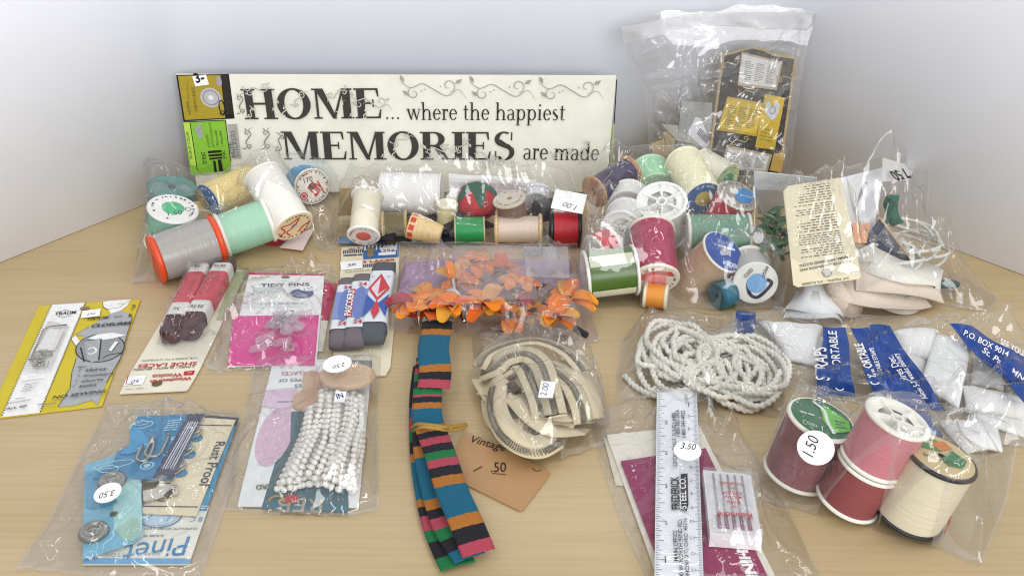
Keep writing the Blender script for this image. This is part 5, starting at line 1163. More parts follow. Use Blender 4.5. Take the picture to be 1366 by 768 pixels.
LT = INK('#9fd0e2'); sh.ell(z(300, 92), 6.5, 3.6, LT, 'printed_swirl', ring=.7, rot=.2); sh.ell(z(298, 82), 4.5, 2.4, LT, 'printed_swirl', ring=.6); sh.ell(z(175, 270), 10, 3.2, LT, 'printed_swirl', ring=.7, rot=.3); sh.ell(z(150, 290), 5.5, 3.2, LT, 'printed_swirl', ring=.7); sh.ell(z(325, 275), 3.6, 3.2, LT, 'printed_seal', ring=.8); sh.ell(z(325, 275), 1.8, 1.6, LT, 'printed_seal')
sh.fine(z(420, 70), z(480, 64), z(455, 118), z(400, 122), 5, LT, 31)
sh.poly([z(262, 92), z(300, 120), z(335, 165), z(320, 200), z(240, 225), z(200, 222), z(252, 176), z(247, 122)], INK('#2f93c4'), 'printed_figure')
for (x0, y0, x1, y1, w_) in ((390, 140, 350, 215, .0042), (330, 180, 305, 235, .0032)):
    a, b = G(*z(x0, y0), .0072), G(*z(x1, y1), .0072); d = (b-a).normalized(); q = Vector((-d.y, d.x, 0))*w_; v, f = tube(smoothpath([a-q, b-q, b+d*.003, b+q, a+q*.9, a+q*.9+Vector((0, 0, .002))], 30), .0008, 8); mesh('metal_hook', v, f, mk('metal', '#aaa79c'), t, True)
SNB, bv = bag('notions_bag', 'flat clear bag of blue and cream snap, hook and button cards', [z(150, 5), z(400, 8), z(740, 25)], [z(740, 25), z(730, 300), z(640, 560), z(570, 770)], [z(-270, 730), z(100, 770), z(570, 775)], [z(150, 5), z(20, 230), z(-130, 540), z(-270, 730)], b5, n=110, m=100, seed=23, loose=60, folds=60, amp=.8, mat=film(.05), lift=.0011)
s_ = bag_sticker(SNB, bv, z(148, 395), (2, -20), 7, 6.6); s_.text('3.50', z(182, 382), z(112, 398), K, 1.2, shear=.2, name='handwriting')

# ================================================================= pearls
z = Zm(290, 460, 3.2); b6 = []
t = thing('necklace_card', 'white jewellery card with a pale mauve oval and upside-down lettering NECKLACES', 'card', G(*z(250, 500))); b6.append(t)
sh = Sheet(t, *[G(*p, .0016) for p in (z(240, 58), z(662, 65), z(602, 692), z(85, 686))]); sh.slab(PA('#e6e8e6'), .0006)
sh.poly([z(312, 285), z(560, 280), z(560, 715), z(190, 690)], INK('#4c6a72'), 'printed_band'); 
cx, cy = 245, 390; ov = [z(cx+75*math.cos(a)+(-40)*math.sin(a), cy+128*math.sin(a)*1.0) for a in [i*.2 for i in range(32)]]; sh.poly([p for p in ov if p[0] < 290+318/3.2], INK('#d3b4c6'), 'printed_oval')
sh.poly([z(205, 195), z(340, 180), z(350, 240), z(300, 270), z(195, 268)], INK('#d9c0d2'), 'printed_oval'); sh.fine(z(330, 235), z(240, 238), z(238, 252), z(325, 250), 1, INK('#9a8c98'), 2)
sh.text('NECKLACES', z(440, 112), z(275, 116), INK('#c2566d'), 1.25); sh.text('TYPES OF', z(395, 142), z(262, 146), INK('#3f4f52'), 1.05); sh.text('No. 44', z(315, 92), z(268, 94), INK('#7d8588'), 1); sh.text('ES', z(358, 168), z(330, 170), INK('#3f4f52'), 1.05)
sh.text('CARD', z(262, 594), z(165, 600), INK('#5b7350'), 1.1, bold=.03); sh.ell(z(252, 668), 4.5, 4.5, INK('#b08a3f'), 'printed_letter', ring=1.4); sh.poly([z(205, 668), z(560, 690), z(556, 715), z(190, 700)], INK('#44707e'), 'printed_band')
sh.text('REB', z(452, 660), z(262, 655), INK('#a89a8a'), 1.0); sh.poly([z(290, 642), z(345, 642), z(345, 676), z(290, 676)], INK('#b5494a'), 'printed_seal')
t = thing('pearl_strand', 'heap of white imitation pearl strands on the jewellery card', 'pearl strand', G(*z(450, 450))); b6.append(t)
rn = random.Random(6); bm = bmesh.new(); bmesh.ops.create_uvsphere(bm, u_segments=14, v_segments=9, radius=.0019); pm = bpy.data.meshes.new('pearl'); bm.to_mesh(pm); bm.free(); pm.materials.append(mk('pearl', '#e0dcd4')); pm.polygons.foreach_set('use_smooth', [True]*len(pm.polygons))
lo = t.location; pp = []
def region(u, w): return 395-150*w**1.3+(235+115*w**1.2)*u, 222-42*math.sin(math.pi*min(1, u*1.05))+(408+25*math.sin(math.pi*u))*w
def strand(fu, w0, w1, h, gap):
    last = None; w = w0
    while w < w1:
        u = fu(w); p = G(*z(*region(u, w)), h(w))
        if not (u < .2 and w < .14) and (last is None or (p-last).length > gap): pp.append(p); last = p
        w += .002
for k in range(22):      # strands lying side by side, then a second heap looping over them
    ph = rn.uniform(0, 6.28); strand(lambda w, a=(k+.5)/22, ph=ph: a+.02*math.sin(w*7+ph), .01, .985, lambda w, k=k, ph=ph: .0034+.0012*(k % 2)+.0007*math.sin(w*13+ph), .0044)
under_n = len(pp)
for k in range(15):
    ph = rn.uniform(0, 6.28); strand(lambda w, a=(k+.5)/15, ph=ph: min(.96, max(.04, a+.07*math.sin(w*4.5+ph))), .05+.05*rn.random(), .93-.08*rn.random(), lambda w, k=k, ph=ph: .0074+.0020*(k % 3)*.5+.0008*math.sin(w*10+ph), .0044)
top = pp[under_n:]; rn.shuffle(top)
for p in top[:298]:
    o = bpy.data.objects.new('pearl', pm); COL.objects.link(o); o.parent = t; o.location = p-lo
L_ = [ico(p, .0019, 2) for p in pp[:under_n]+top[298:]]; v, f = join(L_); o = mesh('pearls_beneath', v, f, mk('pearl', '#e0dcd4'), t, True); o['kind'] = 'stuff'
t2 = thing('wooden_disc', 'oval tan wooden disc with an oval white price sticker', 'wooden disc', G(*z(555, 130))); b6.append(t2)
c = G(*z(555, 132), .010); v, f = [], []; n_ = 40
for rr, hh in ((0, .0012), (.96, .0012), (1, .0006), (1, -.0012), (.96, -.0018), (0, -.0018)):
    for i in range(n_): a = i*2*math.pi/n_; v.append(c+Vector((.0168*rr*math.cos(a), .0125*rr*math.sin(a), hh)))
for j in range(5):
    for i in range(n_): q = (i+1) % n_; f.append((j*n_+i, j*n_+q, (j+1)*n_+q, (j+1)*n_+i))
mesh('disc', v, f, PA('#c9aa8a'), t2, False)
t3 = thing('tan_paper_shape', 'tan paper oval lying under the pearl strands', 'paper', G(*z(380, 220))); b6.append(t3); sh = Sheet(t3, *[G(*p, .003) for p in (z(360, 110), z(470, 110), z(420, 280), z(310, 280))]); sh.cut([z(365, 130), z(400, 108), z(440, 120), z(450, 180), z(420, 250), z(370, 285), z(320, 265), z(325, 215), z(362, 190)], PA('#c3a184'), .0006, 'sheet')
PBG, bv = bag('pearl_bag', 'clear bag of pearl strands over a white jewellery card', [z(160, 45), z(440, 40), z(700, 50)], [z(700, 50), z(685, 300), z(690, 560), z(690, 700)], [z(30, 700), z(200, 720), z(560, 730), z(690, 700)], [z(160, 45), z(130, 220), z(40, 560), z(30, 700)], b6, n=100, m=110, seed=29, loose=70, folds=65, amp=.8)
s_ = bag_sticker(PBG, bv, z(512, 82), (0, -20), 8.6, 6.6); s_.text('2.50', z(545, 76), z(490, 90), K, .9, shear=.2, name='handwriting')
s_ = bag_sticker(PBG, bv, z(525, 222), (4, -20), 3.0, 4.2, square=True); s_.text('IN', z(512, 232), z(540, 225), NV, 1.4, bold=.03)

# ================================================================= ruler, maroon booklet and needle case
z = Zm(780, 500, 2.865); b7 = []
t = thing('white_booklet', 'off-white booklet under the maroon card and the ruler', 'booklet', G(*z(250, 350))); b7.append(t)
sh = Sheet(t, *[G(*p, .002) for p in (z(82, 228), z(438, 192), z(760, 830), z(300, 830))]); sh.slab(PA('#e6e0d2'), .0014, 'cover'); s2 = Sheet(t, *[G(*p, .001) for p in (z(72, 240), z(300, 235), z(330, 440), z(118, 418))]); s2.slab(PA('#d9d2bf'), .0006, 'page', 2, 2)
t = thing('maroon_card', 'maroon needle card with white upside-down letters under the ruler', 'card', G(*z(400, 500))); b7.append(t)
sh = Sheet(t, *[G(*p, .0035) for p in (z(138, 328), z(462, 278), z(735, 840), z(330, 840))]); sh.slab(PA('#8d2152'), .0006)
sh.text('MACHINE', z(540, 560), z(628, 790), WH, .8, bold=.05); sh.marks([(z(180, 345), z(182, 352)), (z(184, 362), z(187, 370))], .5, WH)
t = thing('white_ruler', 'white six inch advertising ruler with black lettering', 'ruler', G(*z(355, 420))); b7.append(t)
sh = Sheet(t, *[G(*p, .0075) for p in (z(276, 64), z(428, 58), z(456, 830), z(266, 830))]); sh.slab(PL('#e9ecf0', .25), .0012, 'ruler_body')
TK = INK('#4a4e54'); ins = [65, 175, 292, 418, 558, 705, 860]
seg = []
for a in range(6):
    for k in range(16):
        yy = ins[a]+(ins[a+1]-ins[a])*k/16; xl = 276-10*(yy-64)/766; ln = 40 if k == 0 else 32 if k == 8 else 24 if k % 4 == 0 else 17 if k % 2 == 0 else 11
        seg.append((z(xl+3, yy), z(xl+3+ln, yy)))
sh.marks(seg, .28, TK, 'inch_ticks'); seg = []
mm = [62, 110, 158, 206, 256, 305, 354, 404, 454, 507, 560, 621, 684, 747, 810]
for a in range(14):
    for k in range(10):
        yy = mm[a]+(mm[a+1]-mm[a])*k/10; xr = 428+28*(yy-58)/772; ln = 26 if k == 0 else 20 if k == 5 else 12; seg.append((z(xr-3, yy), z(xr-3-ln, yy)))
sh.marks(seg, .22, TK, 'millimetre_ticks')
for d_, y in zip('54321', ins[1:]): sh.text(d_, z(306, y+14), z(311 if d_ == '1' else 316, y+14), TK, 1.0)
for n_, y in zip(range(1, 15), mm[1:]): xr = 428+28*(y-58)/772; sh.text(str(n_), z(xr-30, y-4), z(xr-30-(3.5 if n_ == 1 else 8 if n_ < 10 else 14), y-4), TK, 1.1)
sh.text('inches', z(396, 110), z(392, 76), TK, .9)
KK = INK('#1f2126')
sh.text('LOCAL CALLS  513-821-6400', z(352, 352), z(346, 148), KK, .82, bold=.01); sh.text('1-800-582-2826', z(364, 240), z(360, 138), KK, .82, bold=.01); sh.text('1-800-543-4922', z(386, 244), z(382, 140), KK, .82, bold=.01); sh.text('OHIO', z(366, 320), z(364, 285), KK, .95); sh.text('U/S', z(386, 322), z(384, 296), KK, .95)
sh.text('FREDERICK', z(363, 518), z(358, 392), KK, 1.2, bold=.03); sh.poly([z(366, 384), z(392, 380), z(396, 500), z(388, 526), z(368, 522)], KK, 'printed_logo_block'); sh.text('STEEL CO.', z(388, 516), z(385, 396), WH, .9, bold=.02)
sh.text('MAIN OFFICE', z(357, 715), z(352, 598), KK, .85, bold=.015); sh.text('300 W. NORTH BEND RD.', z(378, 790), z(370, 556), KK, .85, bold=.01); sh.text('CINCINNATI, OHIO  45216', z(400, 790), z(390, 553), KK, .8, bold=.01)
t = thing('needle_case', 'clear white plastic case of five machine needles with red upside-down print', 'needle case', G(*z(565, 500))); b7.append(t)
c4 = [G(*p, .0115) for p in (z(452, 362), z(634, 380), z(678, 626), z(480, 610))]
sh = Sheet(t, *c4); sh.slab(PL('#f0edee', .2), .0075, 'case_body', 2, 2); sh.rect(.06, .03, .94, .95, INK('#efebec'), 'inner_panel')
for k in range(5):
    u = .2+.15*k; a, b = sh.P(u, .06, .0006), sh.P(u, .9, .0006); m_ = sh.P(u, .72, .0006)
    v, f = tube([a, m_], .0005, 8); mesh('needle', v, f, mk('metal', '#b9b7ba', r=.3), t, True); v, f = tube([m_, b], .0010, 8); mesh('needle_shank', v, f, PL('#8a2c55', .3), t, True)
c5 = [p+sh.n*.0022 for p in c4]; s2 = Sheet(t, *c5); s2.slab(film(.03, base_ref=.08, bump=.03), .0003, 'clear_lid', 2, 2); RP = INK('#c22a3a')
s2.text('Kenmore', z(638, 530), z(506, 522), RP, 1.15, bold=.02)
for i, w_ in enumerate(('5 NEEDLES', 'RED', 'SIZE 214', 'MACHINE', 'SEWING', 'FOR')):
    y = 410+i*18; wd_ = 11*len(w_)*.85; xc = 556+i*3; s2.text(w_, z(xc+wd_*.5, y+2), z(xc-wd_*.5, y-2), RP, 1.15, bold=.015)
RB, bv = bag('ruler_bag', 'clear bag holding the white ruler and maroon needle card', [z(20, 150), z(200, 70), z(380, 90), z(480, 92)], [z(480, 92), z(650, 290), z(800, 560), z(910, 780)], [z(250, 800), z(500, 800), z(910, 800)], [z(20, 150), z(60, 330), z(140, 560), z(250, 800)], b7, n=100, m=110, seed=31, loose=60, folds=60, amp=.8, lift=.0009, mat=film(base_ref=.06, bump=.12))
s_ = bag_sticker(RB, bv, z(393, 290), (3, -20), 7.2, 6.2); s_.text('3.50', z(365, 282), z(425, 288), K, 1.2, shear=.25, name='handwriting')

# ================================================================= four spools at the front right
z = Zm(970, 390, 2.033); b8 = []; GD = 'spools in the four-spool bag'
def lean(px, h, L, ang, back=0.0):
    """standing spool, top end first: bottom centre pixel, lean to the right"""
    B = G(*px, h); return B+Vector((math.sin(ang), back, math.cos(ang)))*L, B
A, B = lean(z(185, 490), .0045, .0375, R(13)); s_ = add(b8, 'mauve spool with a two-tone green end label', A, B, .0180, '#85525b', WHT, ('label', '#2f6b47', None, .9, 1), group=GD, rt=.95, hole=.1)
s_.poly([z(250, 305), z(280, 318), z(330, 350), z(335, 378), z(290, 382), z(262, 350)], INK('#6fcb4a'), 'printed_panel'); s_.line([z(235, 298), z(262, 320), z(272, 350), z(290, 384)], 1.8, WH, 'printed_swash', smooth=20); s_.text('Coats', z(205, 345), z(245, 360), INK('#cfe0d2'), 1.6, shear=.2); s_.fine(z(195, 318), z(235, 330), z(238, 338), z(198, 326), 1, INK('#cfe0d2'), 3); s_.fine(z(290, 345), z(320, 352), z(325, 372), z(296, 370), 3, INK('#2f6b47'), 5)
stk_B = G(*z(322, 566), .005); ax = Vector((math.sin(R(17)), 0, math.cos(R(17))))
s_ = add(b8, 'crimson spool directly under the pink spool', stk_B+ax*.0265, stk_B, .0165, '#8c484a', WHT, group=GD, rt=.95)
s_ = add(b8, 'pink spool stacked on the crimson spool, open spoked white end', stk_B+ax*.0565, stk_B+ax*.0272, .0165, '#c47c88', WHT, ('spokes', 5), group=GD, rt=.95)
A, B = lean(z(486, 604), .0045, .0395, R(14)); s_ = add(b8, 'cream spool with black flanges and a green printed label', A, B, .0182, '#ddd5bd', '#26262a', ('label', '#cdb98a', None, .9, 1), group=GD, rt=.95, hole=.1)
s_.poly([z(510, 405), z(560, 398), z(600, 420), z(580, 432), z(530, 420)], INK('#4d8a45'), 'printed_leaf'); s_.poly([z(580, 450), z(610, 430), z(650, 458), z(640, 478), z(600, 470)], INK('#3f7a4a'), 'printed_leaf'); s_.poly([z(545, 408), z(585, 404), z(612, 425), z(580, 430)], INK('#cf7a3f'), 'printed_panel'); s_.text('POLYTEX', z(532, 432), z(620, 462), INK('#3a4a35'), 1.2)
v, f = tube(smoothpath([E(z, 575, 615, .002), E(z, 600, 570, .002), E(z, 608, 600, .002), E(z, 590, 650, .002)], 24), .00035, 6); t = thing('red_thread_end', 'loose red thread end beside the cream spool with black flanges', 'thread', E(z, 590, 620, 0)); mesh('thread', v, f, mk('cloth', '#b8433f'), t, True); b8.append(t)
FB, bv = bag('four_spool_bag', 'clear bag of four spools, mauve, pink, crimson and cream', [z(160, 280)+(.012,), z(320, 270)+(.022,), z(500, 300)+(.03,), z(800, 345)+(.012,)], [z(800, 345)+(.012,), z(760, 560)+(.004,), z(690, 740)], [z(60, 560), z(120, 570), z(330, 620), z(560, 690), z(690, 740)], [z(160, 280)+(.012,), z(110, 420)+(.006,), z(60, 560)], b8, n=120, m=100, seed=37, loose=110, folds=75, amp=1.1)
s_ = bag_sticker(FB, bv, z(240, 421), (5, -20), 9.0, 9.0, fwd=.006); s_.text('1.50', z(232, 448), z(250, 396), K, 1.15, shear=.2, name='handwriting')

# ================================================================= blue printed bag of bra straps
b9 = []; WC = mk('cloth', '#f3f3f1')
t = thing('white_straps', 'soft white fabric straps folded in the blue printed bag', 'straps', E(z, 500, 200, 0)); b9.append(t)
def pad(q, h, th=.0022, cv=.0012, ph=0):
    s_ = Sheet(t, *[G(*p, h_) for p, h_ in zip(q, h)], curl=lambda u, v: cv*math.sin(math.pi*u)*math.sin(2.5*v+ph)-.0016*(abs(2*u-1)**9+abs(2*v-1)**7)+.0008*noise.noise((u*5+ph, v*5, h[0]*900))); return s_.slab(WC, th, 'strap', 18, 18, smooth=True)
pad(((1010, 424), (1098, 430), (1086, 474), (1040, 456)), (.007, .009, .006, .006)); pad(((1036, 440), (1100, 446), (1094, 486), (1048, 476)), (.005, .005, .004, .004), .002)
pad(((1192, 438), (1252, 436), (1246, 478), (1200, 470)), (.016, .016, .010, .009), cv=.004, ph=.5); pad(((1186, 452), (1238, 470), (1232, 500), (1196, 478)), (.010, .009, .005, .005), .002)
pad(((1250, 442), (1297, 458), (1280, 540), (1228, 506)), (.017, .017, .011, .011), ph=1); pad(((1286, 510), (1372, 528), (1372, 556), (1292, 540)), (.014, .012, .009, .010), .005, .004); pad(((1296, 528), (1372, 545), (1372, 580), (1300, 560)), (.007, .006, .003, .004), .002)
pad(((1250, 556), (1330, 560), (1340, 598), (1290, 600)), (.006, .006, .003, .003), .002, .004); pad(((1300, 470), (1345, 480), (1340, 515), (1296, 508)), (.007, .007, .006, .006), .002)
STB, bv = bag('strap_bag', 'clear bag printed with blue bands and white letters, full of white straps', [z(15, 55)+(.006,), z(300, 60)+(.014,), z(520, 65)+(.02,), z(680, 75)+(.014,), z(810, 110)+(.008,)], [z(810, 110)+(.008,), z(825, 300), z(825, 420)], [z(20, 190), z(240, 290), z(430, 320), z(600, 420), z(825, 440)], [z(15, 55)+(.006,), z(10, 120), z(20, 190)], b9, n=120, m=90, seed=41, loose=120, folds=70, amp=1.0, mat=film(.06))
BLU = mk('plastic', '#143f88', r=.25)
def band(*q, n=10): return patch(STB, bv, *[z(*p) for p in q], BLU, 'blue_printed_band', n+8, .0010, 0, 2.0)
band((28, 52), (80, 55), (74, 108), (24, 104)); band((262, 88), (322, 92), (346, 284), (238, 284)); band((338, 92), (386, 92), (470, 292), (400, 285)); band((384, 92), (440, 92), (595, 320), (470, 300)); band((600, 88), (660, 92), (830, 190), (812, 300), n=14); band((470, 320), (540, 320), (590, 400), (520, 395))
def ftext(body, p0, p1, sy=1.0, bold=.01, m=WH): film_text(STB, bv, body, z(*p0), z(*p1), m, sy, bold)
ftext('COMFORTABLE', (318, 268), (296, 105), .9); ftext('STRAPS', (278, 240), (268, 150), 1.0)
ftext('COMFORTABLE', (415, 250), (366, 138), 1.1, .03); ftext('SOFT COMFORTABLE STRAPS', (448, 288), (396, 150), 1.1, .02)
ftext('Allow 5-7 weeks delivery', (545, 288), (462, 165), 1.1); ftext('offer expires Dec.', (530, 300), (448, 170), 1.0); ftext('P.O. BOX 9014', (640, 115), (760, 175), 1.2); ftext('St. Paul, MN', (690, 160), (800, 240), .9); ftext('SEE YOUR', (740, 140), (812, 178), 1.2)
# ================================================================= far right bag: elastic card, cords, elastic
z = Zm(1000, 200, 3.339); b10 = []
t = thing('elastic_card', 'cream card of small upside-down print with a punched hole', 'card', G(*z(330, 590))); b10.append(t)
ECARD = Sheet(t, E(z, 150, 165, .074), E(z, 405, 122, .078), E(z, 497, 572, .030), E(z, 195, 610, .027), curl=lambda u, v: .0015*math.sin(math.pi*u))
sh = ECARD; sh.cut([z(150, 185), z(172, 160), z(400, 124), z(412, 140), z(497, 560), z(488, 574), z(215, 610), z(195, 600)], PA('#ddd3b4'), .0008); FP = INK('#5c584c')
sh.curl = None
for k, (y0, y1, rows) in enumerate(((168, 245, 7), (250, 300, 5), (305, 375, 6), (380, 430, 5), (432, 486, 5))):
    xa = lambda y: 188+(y-165)*.13; xb = lambda y: 352+(y-140)*.215
    sh.fine(z(xb(y0-25), y0-25), z(xa(y0), y0), z(xa(y1), y1), z(xb(y1-25), y1-25), rows, FP, 50+k, .34, gap=.6)
sh.text('POLYESTER UNDERWEAR AND', z(452, 488), z(222, 532), INK('#3c3a34'), 1.0, bold=.01); sh.text('PAJAMA WAISTBAND ELASTIC', z(446, 470), z(218, 512), INK('#3c3a34'), 1.0, bold=.01); sh.ell(z(343, 547), 3.3, 3.1, INK('#8d8171'), 'punched_hole'); sh.text('3/4" PAJAMA - 10% RUBBER', z(440, 566), z(230, 594), FP, .9)
t = thing('white_packet', 'crinkled white paper packet with a narrow slot, behind the cream print card', 'packet', E(z, 500, 320, 0)); b10.append(t)
sh = Sheet(t, E(z, 385, 130, .072), E(z, 590, 80, .074), E(z, 560, 360, .034), E(z, 440, 360, .034), curl=lambda u, v: .0015*math.sin(u*8)*math.sin(v*5)); sh.slab(PA('#dedfe2'), .0006, 'sheet', 12, 12); sh.poly([z(512, 140), z(525, 145), z(470, 262), z(452, 275)], INK('#8d8f93'), 'slot'); sh.marks([(z(548+i*9, 175+i*3), z(478+i*10, 300)) for i in range(6)], .4, INK('#b9bcc2'))
t = thing('orange_tag', 'peach orange tag tucked under the white packet', 'tag', E(z, 490, 370, 0)); b10.append(t); sh = Sheet(t, E(z, 455, 318, .040), E(z, 538, 325, .040), E(z, 520, 415, .030), E(z, 468, 412, .030)); sh.slab(PA('#e8ac80'), .0005, 'tag', 2, 2)
t = thing('navy_card', 'navy card with a tan edge standing among white cords', 'card', E(z, 600, 430, 0)); b10.append(t); sh = Sheet(t, E(z, 580, 305, .045), E(z, 592, 303, .045), E(z, 742, 515, .018), E(z, 495, 415, .028)); sh.cut([z(580, 305), z(735, 515), z(600, 450), z(495, 415)], PA('#2b3350'), .0006); v, f = strip([E(z, 582, 303, .046), E(z, 740, 515, .019)], .0022, 0, .0008); mesh('tan_edge', v, f, PA('#c2a27c'), t)
t = thing('elastic_cord_coil', 'loops of thin white elastic cord by the navy card', 'cord', E(z, 720, 430, 0)); b10.append(t)
for c_, rx, ry, n_, h in (((690, 390), .021, .026, 3, .024), ((740, 430), .020, .022, 2, .016), ((640, 470), .018, .016, 2, .026)):
    P = []; c = E(z, *c_, h)
    for i in range(n_*16): a = i/16*6.28; k = 1-.1*math.sin(i*.37); P.append(c+Vector((rx*k*math.cos(a)+.001*math.sin(i), ry*k*math.sin(a), .004*math.sin(a*1.3+i*.1))))
    v, f = tube(smoothpath(P, len(P)*4), .0012, 8); mesh('cord_loop', v, f, mk('cloth', '#dcdad2'), t, True)
t = thing('green_braid', 'dark green trim folded upright near the price flap', 'braid', E(z, 630, 330, 0)); b10.append(t); P = smoothpath([E(z, 615, 320, .030), E(z, 612, 270, .040), E(z, 640, 215, .052), E(z, 635, 290, .036), E(z, 660, 330, .028)], 30); v, f = strip(P, .009, R(60), .0014); mesh('trim_fold', v, f, mk('cloth', '#2a6e58'), t, True)
t = thing('dark_green_bow', 'small dark green bow at the far corner of the elastic bag', 'bow', E(z, 880, 600, 0)); b10.append(t)
for dx in (-18, 14): v, f = ico(E(z, 885+dx, 598, .006), .005, 2, (1.2, .8, .6)); mesh('bow_loop', v, f, mk('cloth', '#1f4a40'), t, True)
t = thing('beige_elastic', 'beige woven elastic band folded back and forth below the print card', 'elastic', E(z, 600, 600, 0)); b10.append(t); BE = knit('#dccdbd'); WE = knit('#e6e2d9')
for pts, w_, m_, tl in (([(480, 450, .028), (560, 500, .030), (680, 540, .026), (800, 555, .018), (850, 590, .012)], .022, WE, -.35), ([(470, 560, .024), (600, 570, .024), (740, 590, .018), (840, 620, .010)], .024, BE, -.45), ([(340, 600, .016), (450, 620, .018), (560, 640, .016), (700, 650, .010), (760, 640, .008)], .024, BE, -.4), ([(360, 590, .022), (400, 650, .016), (440, 700, .010), (480, 690, .008), (500, 640, .012), (540, 610, .016)], .013, BE, R(-65)), ([(560, 650, .012), (660, 690, .008), (720, 690, .006), (750, 650, .008)], .012, WE, R(-50)), ([(300, 640, .012), (360, 640, .014), (420, 690, .006)], .016, BE, -.4)):
    P = smoothpath([E(z, *p) for p in pts], 40); v, f = strip(P, w_, tl, .0014); mesh('elastic_fold', v, f, m_, t, True)
t = thing('white_tape_wad', 'crumpled white tape wad at the front of the elastic bag', 'tape', E(z, 290, 690, 0)); b10.append(t)
for k, (pts, w_) in enumerate((([(180, 680, .006), (240, 660, .014), (320, 660, .015), (400, 690, .008)], .022), ([(170, 710, .003), (250, 690, .011), (330, 695, .012), (390, 720, .004)], .020))):
    P = smoothpath([E(z, *p) for p in pts], 40); v, f = strip(P, w_, lambda q, k_=k: -.5+.25*math.sin(q*9+k_), .0012); mesh('tape_fold', v, f, mk('cloth', '#e2e3e4'), t, True)
t = thing('leafy_braid', 'dark green leafy braid between the spool bag and the print card', 'braid', E(z, 120, 420, 0)); b10.append(t); rn = random.Random(3)
for k in range(60): petal(t, E(z, rn.uniform(70, 160), rn.uniform(290, 470), .02+.012*rn.random()), rn.uniform(.010, .018), .006, rn.uniform(0, 6.28), rn.uniform(-.2, .7), mk('cloth', ('#5b7f5d', '#7c9a72', '#4a6e50')[k % 3]), .3, 'leaf')
t = thing('grey_box', 'greyish taupe packet edge behind the leafy braid', 'packet', E(z, 90, 250, 0)); b10.append(t); sh = Sheet(t, E(z, 20, 95, .060), E(z, 300, 125, .060), E(z, 260, 250, .032), E(z, 15, 250, .032)); sh.slab(PA('#e3e3e4'), .0006, 'paper', 3, 3); s2 = Sheet(t, E(z, 30, 180, .046), E(z, 150, 180, .046), E(z, 120, 285, .03), E(z, 40, 285, .03)); s2.slab(PA('#a3988c'), .0006, 'panel', 3, 3)
FR, bv = bag('elastic_bag', 'bulging clear bag of elastic, cords and the cream print card by the right panel',
    [z(10, 90)+(.062,), z(200, 130)+(.08,), z(400, 92)+(.082,), z(590, 35)+(.085,), z(800, 125)+(.055,)], [z(800, 125)+(.055,), z(790, 330)+(.03,), z(960, 520)+(.008,), z(1115, 660)], [z(110, 700), z(300, 740), z(520, 730), z(800, 680), z(1060, 725), z(1115, 660)], [z(10, 90)+(.062,), z(70, 350)+(.03,), z(100, 560)+(.01,), z(110, 700)], b10, n=130, m=110, seed=43, loose=60, folds=90, amp=1.4)
patch(FR, bv, z(592, 35), z(740, 75), z(705, 135), z(590, 142), film(.75, (1, 1, 1), .3, .05, .1), 'white_flap', 8, .0012)
film_text(FR, bv, '7.50', z(684, 84), z(618, 100), K, 1.3, .03, name='handwriting', off=.004)

# ================================================================= tall bag leaning on the backdrop
z = Zm(800, 0, 3.2); b11 = []
an = R(14); nb_ = Vector((0, -math.cos(an), math.sin(an))); P0 = G(950, 268)
BP = lambda x, y, off=0: onplane(*z(x, y), P0+nb_*off, nb_)
FM = Matrix((Vector((1, 0, 0)), nb_.cross(Vector((1, 0, 0))), nb_)).transposed().to_4x4(); FM.translation = P0
t = thing('black_gold_card', 'black card with gold edge, white and yellow print panels', 'card', BP(620, 760)); b11.append(t)
sh = Sheet(t, BP(522, 215, .006), BP(845, 240, .006), BP(770, 760, .006), BP(455, 745, .006))
sh.cut([z(522, 228), z(545, 228), z(600, 212), z(650, 198), z(700, 208), z(740, 228), z(790, 232), z(842, 245), z(770, 760), z(455, 745)], PA('#b39a6c'), .001)
sh.poly([z(533, 240), z(600, 222), z(650, 208), z(700, 220), z(740, 240), z(830, 252), z(760, 755), z(465, 742)], INK('#26211f'), 'printed_field', h=.0004)
sh.k += 12
for (q, hx, txt) in (([(605, 222), (780, 265), (755, 385), (588, 365)], '#b9a98f', 0), ([(610, 232), (770, 272), (748, 375), (592, 352)], '#e2e1df', 1), ([(545, 412), (700, 440), (668, 582), (500, 555)], '#c7a534', 0), ([(548, 422), (690, 448), (664, 570), (508, 545)], '#d9b92c', 1), ([(705, 400), (790, 418), (745, 640), (662, 628)], '#cfb02a', 0), ([(540, 618), (735, 660), (715, 735), (522, 720)], '#b9a98f', 0), ([(548, 630), (722, 668), (706, 728), (532, 715)], '#dedddd', 1)):
    sh.poly([z(*p) for p in q], INK(hx), 'printed_panel')
    if txt:
        a, b, c, d = [Vector(p) for p in q]; 
        for k in range(3):
            L = lambda u, v: tuple(a*(1-u)*(1-v)+b*u*(1-v)+c*u*v+d*(1-u)*v)
            u0 = .1+.3*k; sh.fine(z(*L(u0, .18)), z(*L(u0+.22, .18)), z(*L(u0+.22, .88)), z(*L(u0, .88)), 10, INK('#6b6250' if hx == '#d9b92c' else '#77787a'), 70+k, .4)
sh.poly([z(*p) for p in ((705, 440), (720, 430), (735, 455), (755, 432), (770, 450), (752, 505), (730, 512), (705, 480))], INK('#c9cbcf'), 'printed_emblem'); sh.ell(z(736, 470), 2.6, 3.4, INK('#8f9196'), 'printed_emblem', ring=.8); sh.fine(z(690, 540), z(745, 552), z(730, 610), z(680, 600), 4, INK('#a8901f'), 90)
for (x, y) in ((640, 390), (600, 600), (800, 330), (560, 270)): vine(sh, z(x, y), 9, INK('#b3a27c'), .3, 1, .6)
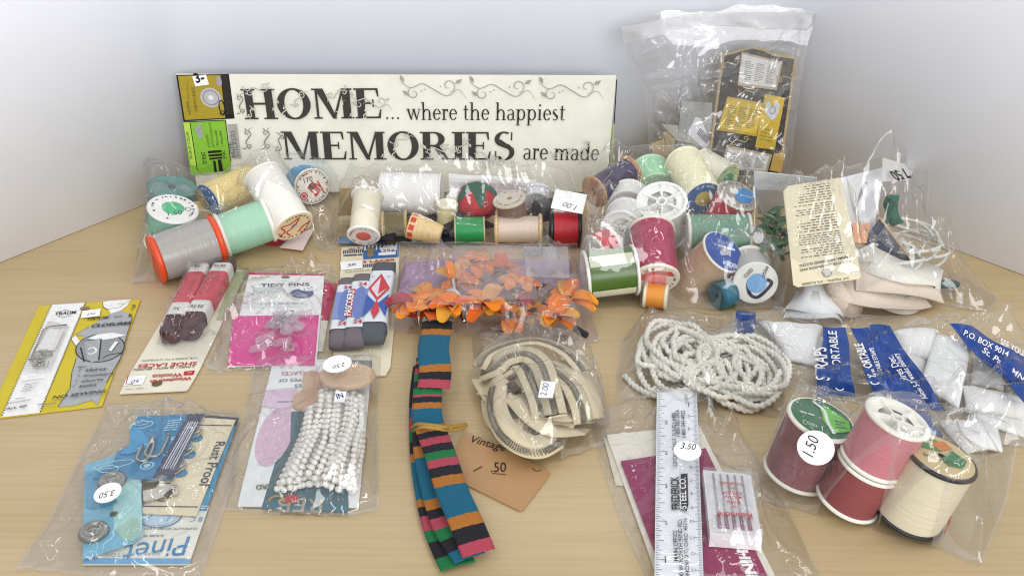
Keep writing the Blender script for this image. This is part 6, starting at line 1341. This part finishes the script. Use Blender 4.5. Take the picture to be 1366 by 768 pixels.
sh.poly([z(740, 655), z(790, 645), z(772, 735), z(722, 725)], PA('#c9a24a'), 'gold_corner')
t = thing('white_label_card', 'grey packet with a white barcode label, tilted behind the film', 'packet', BP(400, 640)); b11.append(t); sh = Sheet(t, BP(350, 430, .004), BP(480, 440, .004), BP(480, 640, .004), BP(330, 620, .004)); sh.slab(PA('#a3a2a0'), .0008, 'packet', 2, 2)
sh.cut([z(408, 500), z(432, 505), z(470, 605), z(448, 640), z(372, 570)], PA('#e3e5ea'), .0003, 'barcode_label', h=.0008); sh.k += 30
sh.marks([(z(414+i*4.4, 572+i*4.6), z(430+i*4.4, 548+i*4.6)) for i in range(10)], .55, KK, 'barcode')
t = thing('kraft_fold', 'kraft card folded at the foot of the tall leaning bag', 'card', BP(270, 690)); b11.append(t)
for q, o_ in ((((218, 612), (275, 595), (290, 705), (235, 705)), .004), (((275, 560), (320, 570), (318, 700), (288, 705)), .002), (((262, 530), (400, 540), (420, 620), (330, 600)), .001)):
    s2 = Sheet(t, *[BP(*p, o_+.002*i) for i, p in enumerate(q)]); s2.slab(PA('#b89c72') if o_ > .0015 else PA('#b3aea4'), .0007, 'card_fold', 2, 2)
TB, bv = bag('tall_bag', 'tall clear bag leaning on the backdrop with a black and gold card inside',
    [BP(85, 115, .012), BP(270, 45, .018), BP(470, 55, .014), BP(610, 20, .016), BP(800, 28, .014), BP(930, 60, .01)], [BP(930, 60, .01), BP(885, 200, .012), BP(850, 400, .006), BP(810, 740, .002)], [BP(215, 745, .002), BP(500, 760, .006), BP(810, 740, .002)], [BP(85, 115, .012), BP(105, 210, .012), BP(200, 400, .010), BP(215, 745, .002)],
    b11, n=120, m=120, seed=47, loose=120, folds=60, amp=1.3, frameM=FM, mat=film(.02, base_ref=.10, bump=.15, scale=30), under=True)
# the white-printed header strip of the bag
def header(q, n=14):
    return patch(TB, bv, *[z(*p) for p in q], film(.55, (1, 1, 1), .25, .08, .2), 'white_header_strip', n, .0015)
header(((92, 118), (430, 55), (440, 105), (105, 190))); header(((430, 55), (915, 52), (890, 132), (440, 105)))
flush_text()
